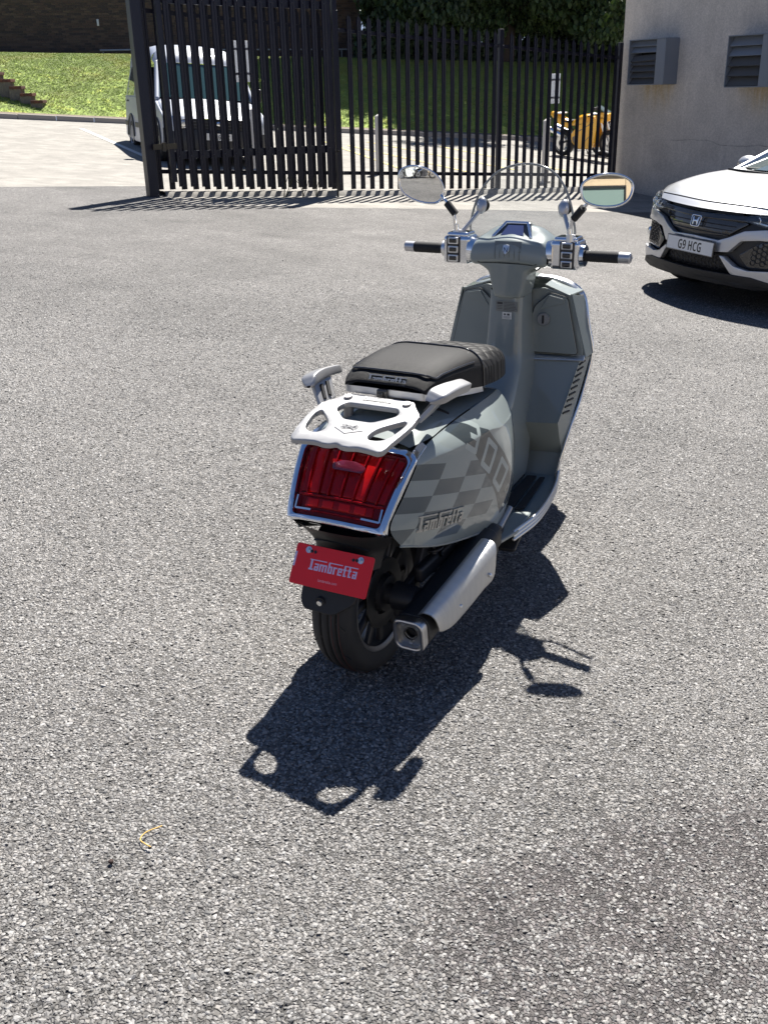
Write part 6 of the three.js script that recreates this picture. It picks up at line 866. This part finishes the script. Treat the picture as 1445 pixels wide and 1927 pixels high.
// ---------------------------------------------------------------- motorcycles
function motorcycle(label, paint, group) {        // x right, y up, z forward; rear axle above the origin
  const t = thing('motorcycle', label, 'motorcycle', group), Q = (z, y, x = 0) => V(-x, y, z);
  const sideX = (pts, x0, x1, m, n, bev = 0.012) => { for (const s of x0 === 0 ? [0] : [-1, 1]) { const g = ext(rounded(pts, 0.03, 4), x1 - x0, bev).rotateY(-Math.PI / 2); g.translate(s === 0 ? (x1 - x0) / 2 : s > 0 ? x1 : -x0, 0, 0); add(t, n, g, m); } };
  for (const [z, w, nm] of [[0, 0.18, 'rear_wheel'], [1.41, 0.12, 'front_wheel']]) {
    const o = new THREE.Group(); o.name = numbered(nm); o.position.set(0, 0.305, z); t.add(o);
    add(o, 'tyre', wheelAxis(lathe([[0.215, -w * 0.36], [0.25, -w * 0.5], [0.285, -w * 0.42], [0.303, -w * 0.2], [0.305, 0], [0.303, w * 0.2], [0.285, w * 0.42], [0.25, w * 0.5], [0.215, w * 0.36]], 44)), mats.tyre);
    add(o, 'rim', J(wheelAxis(lathe([[0.2, -w * 0.36], [0.218, -w * 0.4], [0.218, w * 0.4], [0.2, w * 0.36], [0.2, -w * 0.36]], 40)), ...[0, 1, 2].map((i) => rbox(w * 0.4, 0.2, 0.04, 0, 0.11, 0, 0.01).rotateX((i / 3) * 6.283)), cyl(V(-w * 0.5, 0, 0), V(w * 0.5, 0, 0), 0.04, 0.04, 16)), mats.silverPaint);
    add(o, 'brake_disc', J(...(z ? [-1, 1] : [-1]).map((s) => wheelAxis(lathe([[0.08, s * w * 0.5 - 0.003], [0.155, s * w * 0.5 - 0.003], [0.155, s * w * 0.5 + 0.003], [0.08, s * w * 0.5 + 0.003], [0.08, s * w * 0.5 - 0.003]], 32)))), mats.satin);
  }
  sideX([[0.36, 0.5], [0.42, 0.33], [0.62, 0.2], [0.98, 0.2], [1.08, 0.36], [1.12, 0.56], [1.2, 0.74], [1.28, 0.86], [1.2, 0.93], [1.02, 0.86], [0.82, 0.78], [0.6, 0.74]], 0.12, 0.19, paint, 'fairing');
  sideX([[1.05, 0.9], [1.25, 0.76], [1.5, 0.85], [1.46, 0.98], [1.3, 1.03], [1.12, 1.0]], 0, 0.3, paint, 'nose', 0.06);
  add(t, 'tank', loft([[0.32, 0.08, 0.78, 0.74], [0.4, 0.12, 0.85, 0.72], [0.56, 0.16, 0.94, 0.74], [0.75, 0.17, 0.97, 0.78], [0.9, 0.13, 0.95, 0.8], [1.0, 0.07, 0.9, 0.82]].map(([z, w, a, b]) => { const o = []; for (let k = 0; k <= 12; k++) { const q = Math.PI * (k / 12); o.push([w * Math.cos(q), b + (a - b) * Math.pow(Math.sin(q), 0.6), z]); } return o; }), 30, 24, C3), paint);
  add(t, 'saddle', rbox(0.24, 0.06, 0.42, 0, 0.79, 0.18, 0.03, 3).rotateX(-0.05), mats.rubber);
  add(t, 'tail', loft([[0.3, 0.12, 0.8, 0.66], [0.05, 0.13, 0.9, 0.72], [-0.15, 0.12, 1.0, 0.84], [-0.3, 0.08, 1.03, 0.93], [-0.34, 0.05, 1.0, 0.95]].map(([z, w, a, b]) => { const o = []; for (let k = 0; k <= 12; k++) { const q = Math.PI * (k / 12); o.push([w * Math.cos(q), b + (a - b) * Math.pow(Math.sin(q), 0.5), z]); } return o; }), 26, 20, C3), paint);
  add(t, 'tail_stripe', rbox(0.18, 0.03, 0.22, 0, 0.985, -0.06, 0.01).rotateX(0.02), mats.white);
  add(t, 'rear_light', rbox(0.1, 0.05, 0.03, 0, 0.97, -0.34, 0.01), M([0.5, 0.02, 0.02], 0.2));
  add(t, 'tail_hanger', J(rod([Q(-0.25, 0.93), Q(-0.42, 0.78), Q(-0.5, 0.6)], 0.015, 10, 6), rbox(0.16, 0.1, 0.01, 0, 0.62, -0.5, 0.004)), mats.black);
  add(t, 'exhaust', J(...[-1, 1].map((s) => cyl(Q(0.1, 0.5, s * 0.17), Q(-0.35, 0.66, s * 0.15), 0.055, 0.06, 20))), mats.chrome);
  add(t, 'engine', J(rbox(0.26, 0.34, 0.4, 0, 0.42, 0.62, 0.06), rbox(0.1, 0.08, 0.5, 0.1, 0.32, 0.22, 0.03), cyl(Q(0.5, 0.4, 0.1), Q(0.5, 0.4, 0.19), 0.1, 0.09, 20)), mats.castMetal);
  add(t, 'frame', J(rod([Q(1.18, 0.9), Q(0.7, 0.72), Q(0.3, 0.6), Q(0.2, 0.76), Q(-0.2, 0.9)], 0.022, 24, 8), rod([Q(0.3, 0.6, 0.1), Q(0.25, 0.4, 0.12), Q(0, 0.305, 0.12)], 0.025, 12, 8)), M([0.08, 0.08, 0.085], 0.4, 0.5));
  for (const s of [-1, 1]) { add(t, 'fork', J(cyl(Q(1.41, 0.305, s * 0.1), Q(1.26, 0.72, s * 0.1), 0.03, 0.03, 14), cyl(Q(1.26, 0.72, s * 0.1), Q(1.16, 0.98, s * 0.1), 0.024, 0.024, 14)), mats.satin); add(t, 'handlebar', J(rod([Q(1.16, 0.96, s * 0.1), Q(1.1, 0.97, s * 0.22), Q(1.04, 0.96, s * 0.34)], 0.015, 10, 8)), mats.rubber); add(t, 'mirror', J(rod([Q(1.34, 1.02, s * 0.14), Q(1.3, 1.1, s * 0.3)], 0.008, 6, 6), rbox(0.14, 0.08, 0.03, -s * 0.34, 1.12, 1.28, 0.02)), mats.black); }
  add(t, 'front_mudguard', grid((u, v) => { const a = lerp(0.3, 2.3, u), x = lerp(-0.07, 0.07, v); return V(x, 0.305 + 0.325 * Math.sin(a), 1.41 - 0.325 * Math.cos(a)); }, 20, 6), paint);
  add(t, 'screen', grid((u, v) => { const x = lerp(-0.12, 0.12, u); return V(x * (1 - 0.4 * v), lerp(1.0, 1.16, v), lerp(1.42, 1.12, v) - 3 * x * x); }, 10, 8), mats.carGlass);
  add(t, 'side_stand', rod([Q(0.55, 0.25, -0.14), Q(0.5, 0.02, -0.3)], 0.012, 6, 6), mats.black);
  add(t, 'fairing_decal', J(...[-1, 1].map((s) => rbox(0.004, 0.016, 0.62, s * 0.1915, 0, 0, 0.001).rotateX(-0.42).translate(0, 0.68, 0.8)), ...[-1, 1].map((s) => rbox(0.004, 0.012, 0.3, s * 0.1915, 0, 0, 0.001).rotateX(-0.7).translate(0, 0.45, 0.9))), M([0.12, 0.12, 0.13], 0.4));
  return t;
}
{
  const b = motorcycle('yellow sports motorcycle standing on the lane behind the right end of the fence', mats.yellow);
  const x = 4.62, z = -26.05, yaw = Math.atan2(0.64, 0.77); b.position.set(x, gnd(x, z), z); b.rotation.set(0, yaw, 0); b.rotateZ(-0.1 * -1);
  const w = motorcycle('white sports motorcycle standing beyond the yellow one beside the rendered building', M([0.75, 0.75, 0.76], 0.3, 0, { clearcoat: 1 }));
  w.position.set(5.72, gnd(5.72, -26.9), -26.9); w.rotation.set(0, yaw - 0.05, 0.1);
  // what the scooter's mirrors look back at: two parked motorcycles and a sunlit workshop
  const r1 = motorcycle('white motorcycle parked behind the camera, seen in the left mirror', M([0.7, 0.72, 0.7], 0.3, 0, { clearcoat: 1 }));
  r1.position.set(-2.3, gnd(-2.3, 6.4), 6.4); r1.rotation.set(0, -2.4, 0.08);
  const r2 = motorcycle('dark motorcycle parked behind the camera, farther left in the left mirror', M([0.03, 0.03, 0.035], 0.3, 0, { clearcoat: 1 }));
  r2.position.set(-1.3, gnd(-1.3, 7.2), 7.2); r2.rotation.set(0, -2.0, 0.08);
  const t = thing('workshop', 'pale rendered workshop behind the camera with a broad window, seen in the right mirror', 'building');
  const pale = new THREE.MeshStandardMaterial({ map: renderTex, color: 0xfff4dd, roughness: 0.95 }); const W0 = 9.2;
  add(t, 'wall', J(box(3.0, 4.6, 6, -1.5 + 1.0, 1.7, W0 + 3), box(6, 4.6, 6, 8.6, 1.7, W0 + 3), box(4.0, 1.4, 6, 3.55, 3.3, W0 + 3), box(4.0, 1.0, 6, 3.55, -0.1, W0 + 3)), pale);
  add(t, 'window_frame', J(box(4.1, 0.14, 0.16, 3.55, 2.58, W0 - 0.02), box(4.1, 0.14, 0.16, 3.55, 0.42, W0 - 0.02), box(0.14, 2.1, 0.16, 1.56, 1.5, W0 - 0.021), box(0.14, 2.1, 0.16, 5.54, 1.5, W0 - 0.021)), mats.black);
  add(t, 'window', box(3.9, 2.1, 0.04, 3.55, 1.5, W0 + 0.05), M([0.16, 0.22, 0.2], 0.1, 0, { clearcoat: 1 }));
  add(t, 'fascia', box(13, 0.35, 0.5, 4.5, 4.05, W0 - 0.2), M([0.08, 0.08, 0.085], 0.6));
}
// ---------------------------------------------------------------- litter on the asphalt
{
  const gp = (x, z, h) => V(x, gnd(x, z) + h, z), s = add(scene, 'straw', J(new THREE.TubeGeometry(new THREE.CatmullRomCurve3([gp(-0.512, -1.79, 0.012), gp(-0.545, -1.765, 0.012), gp(-0.551, -1.745, 0.011), gp(-0.535, -1.73, 0.012), gp(-0.524, -1.724, 0.011)]), 30, 0.0013, 6)), M([0.62, 0.4, 0.1], 0.7)); tag(s, 'thin bent yellow straw lying on the asphalt at lower left', 'straw');
  const d = add(scene, 'pebble', new THREE.IcosahedronGeometry(0.006, 1).scale(1, 0.7, 1).translate(-0.6, gnd(-0.6, -1.68) + 0.008, -1.68), M([0.03, 0.015, 0.012], 0.8)); tag(d, 'small dark brown pebble left of the yellow straw', 'pebble');
}
renderer.render(scene, camera);
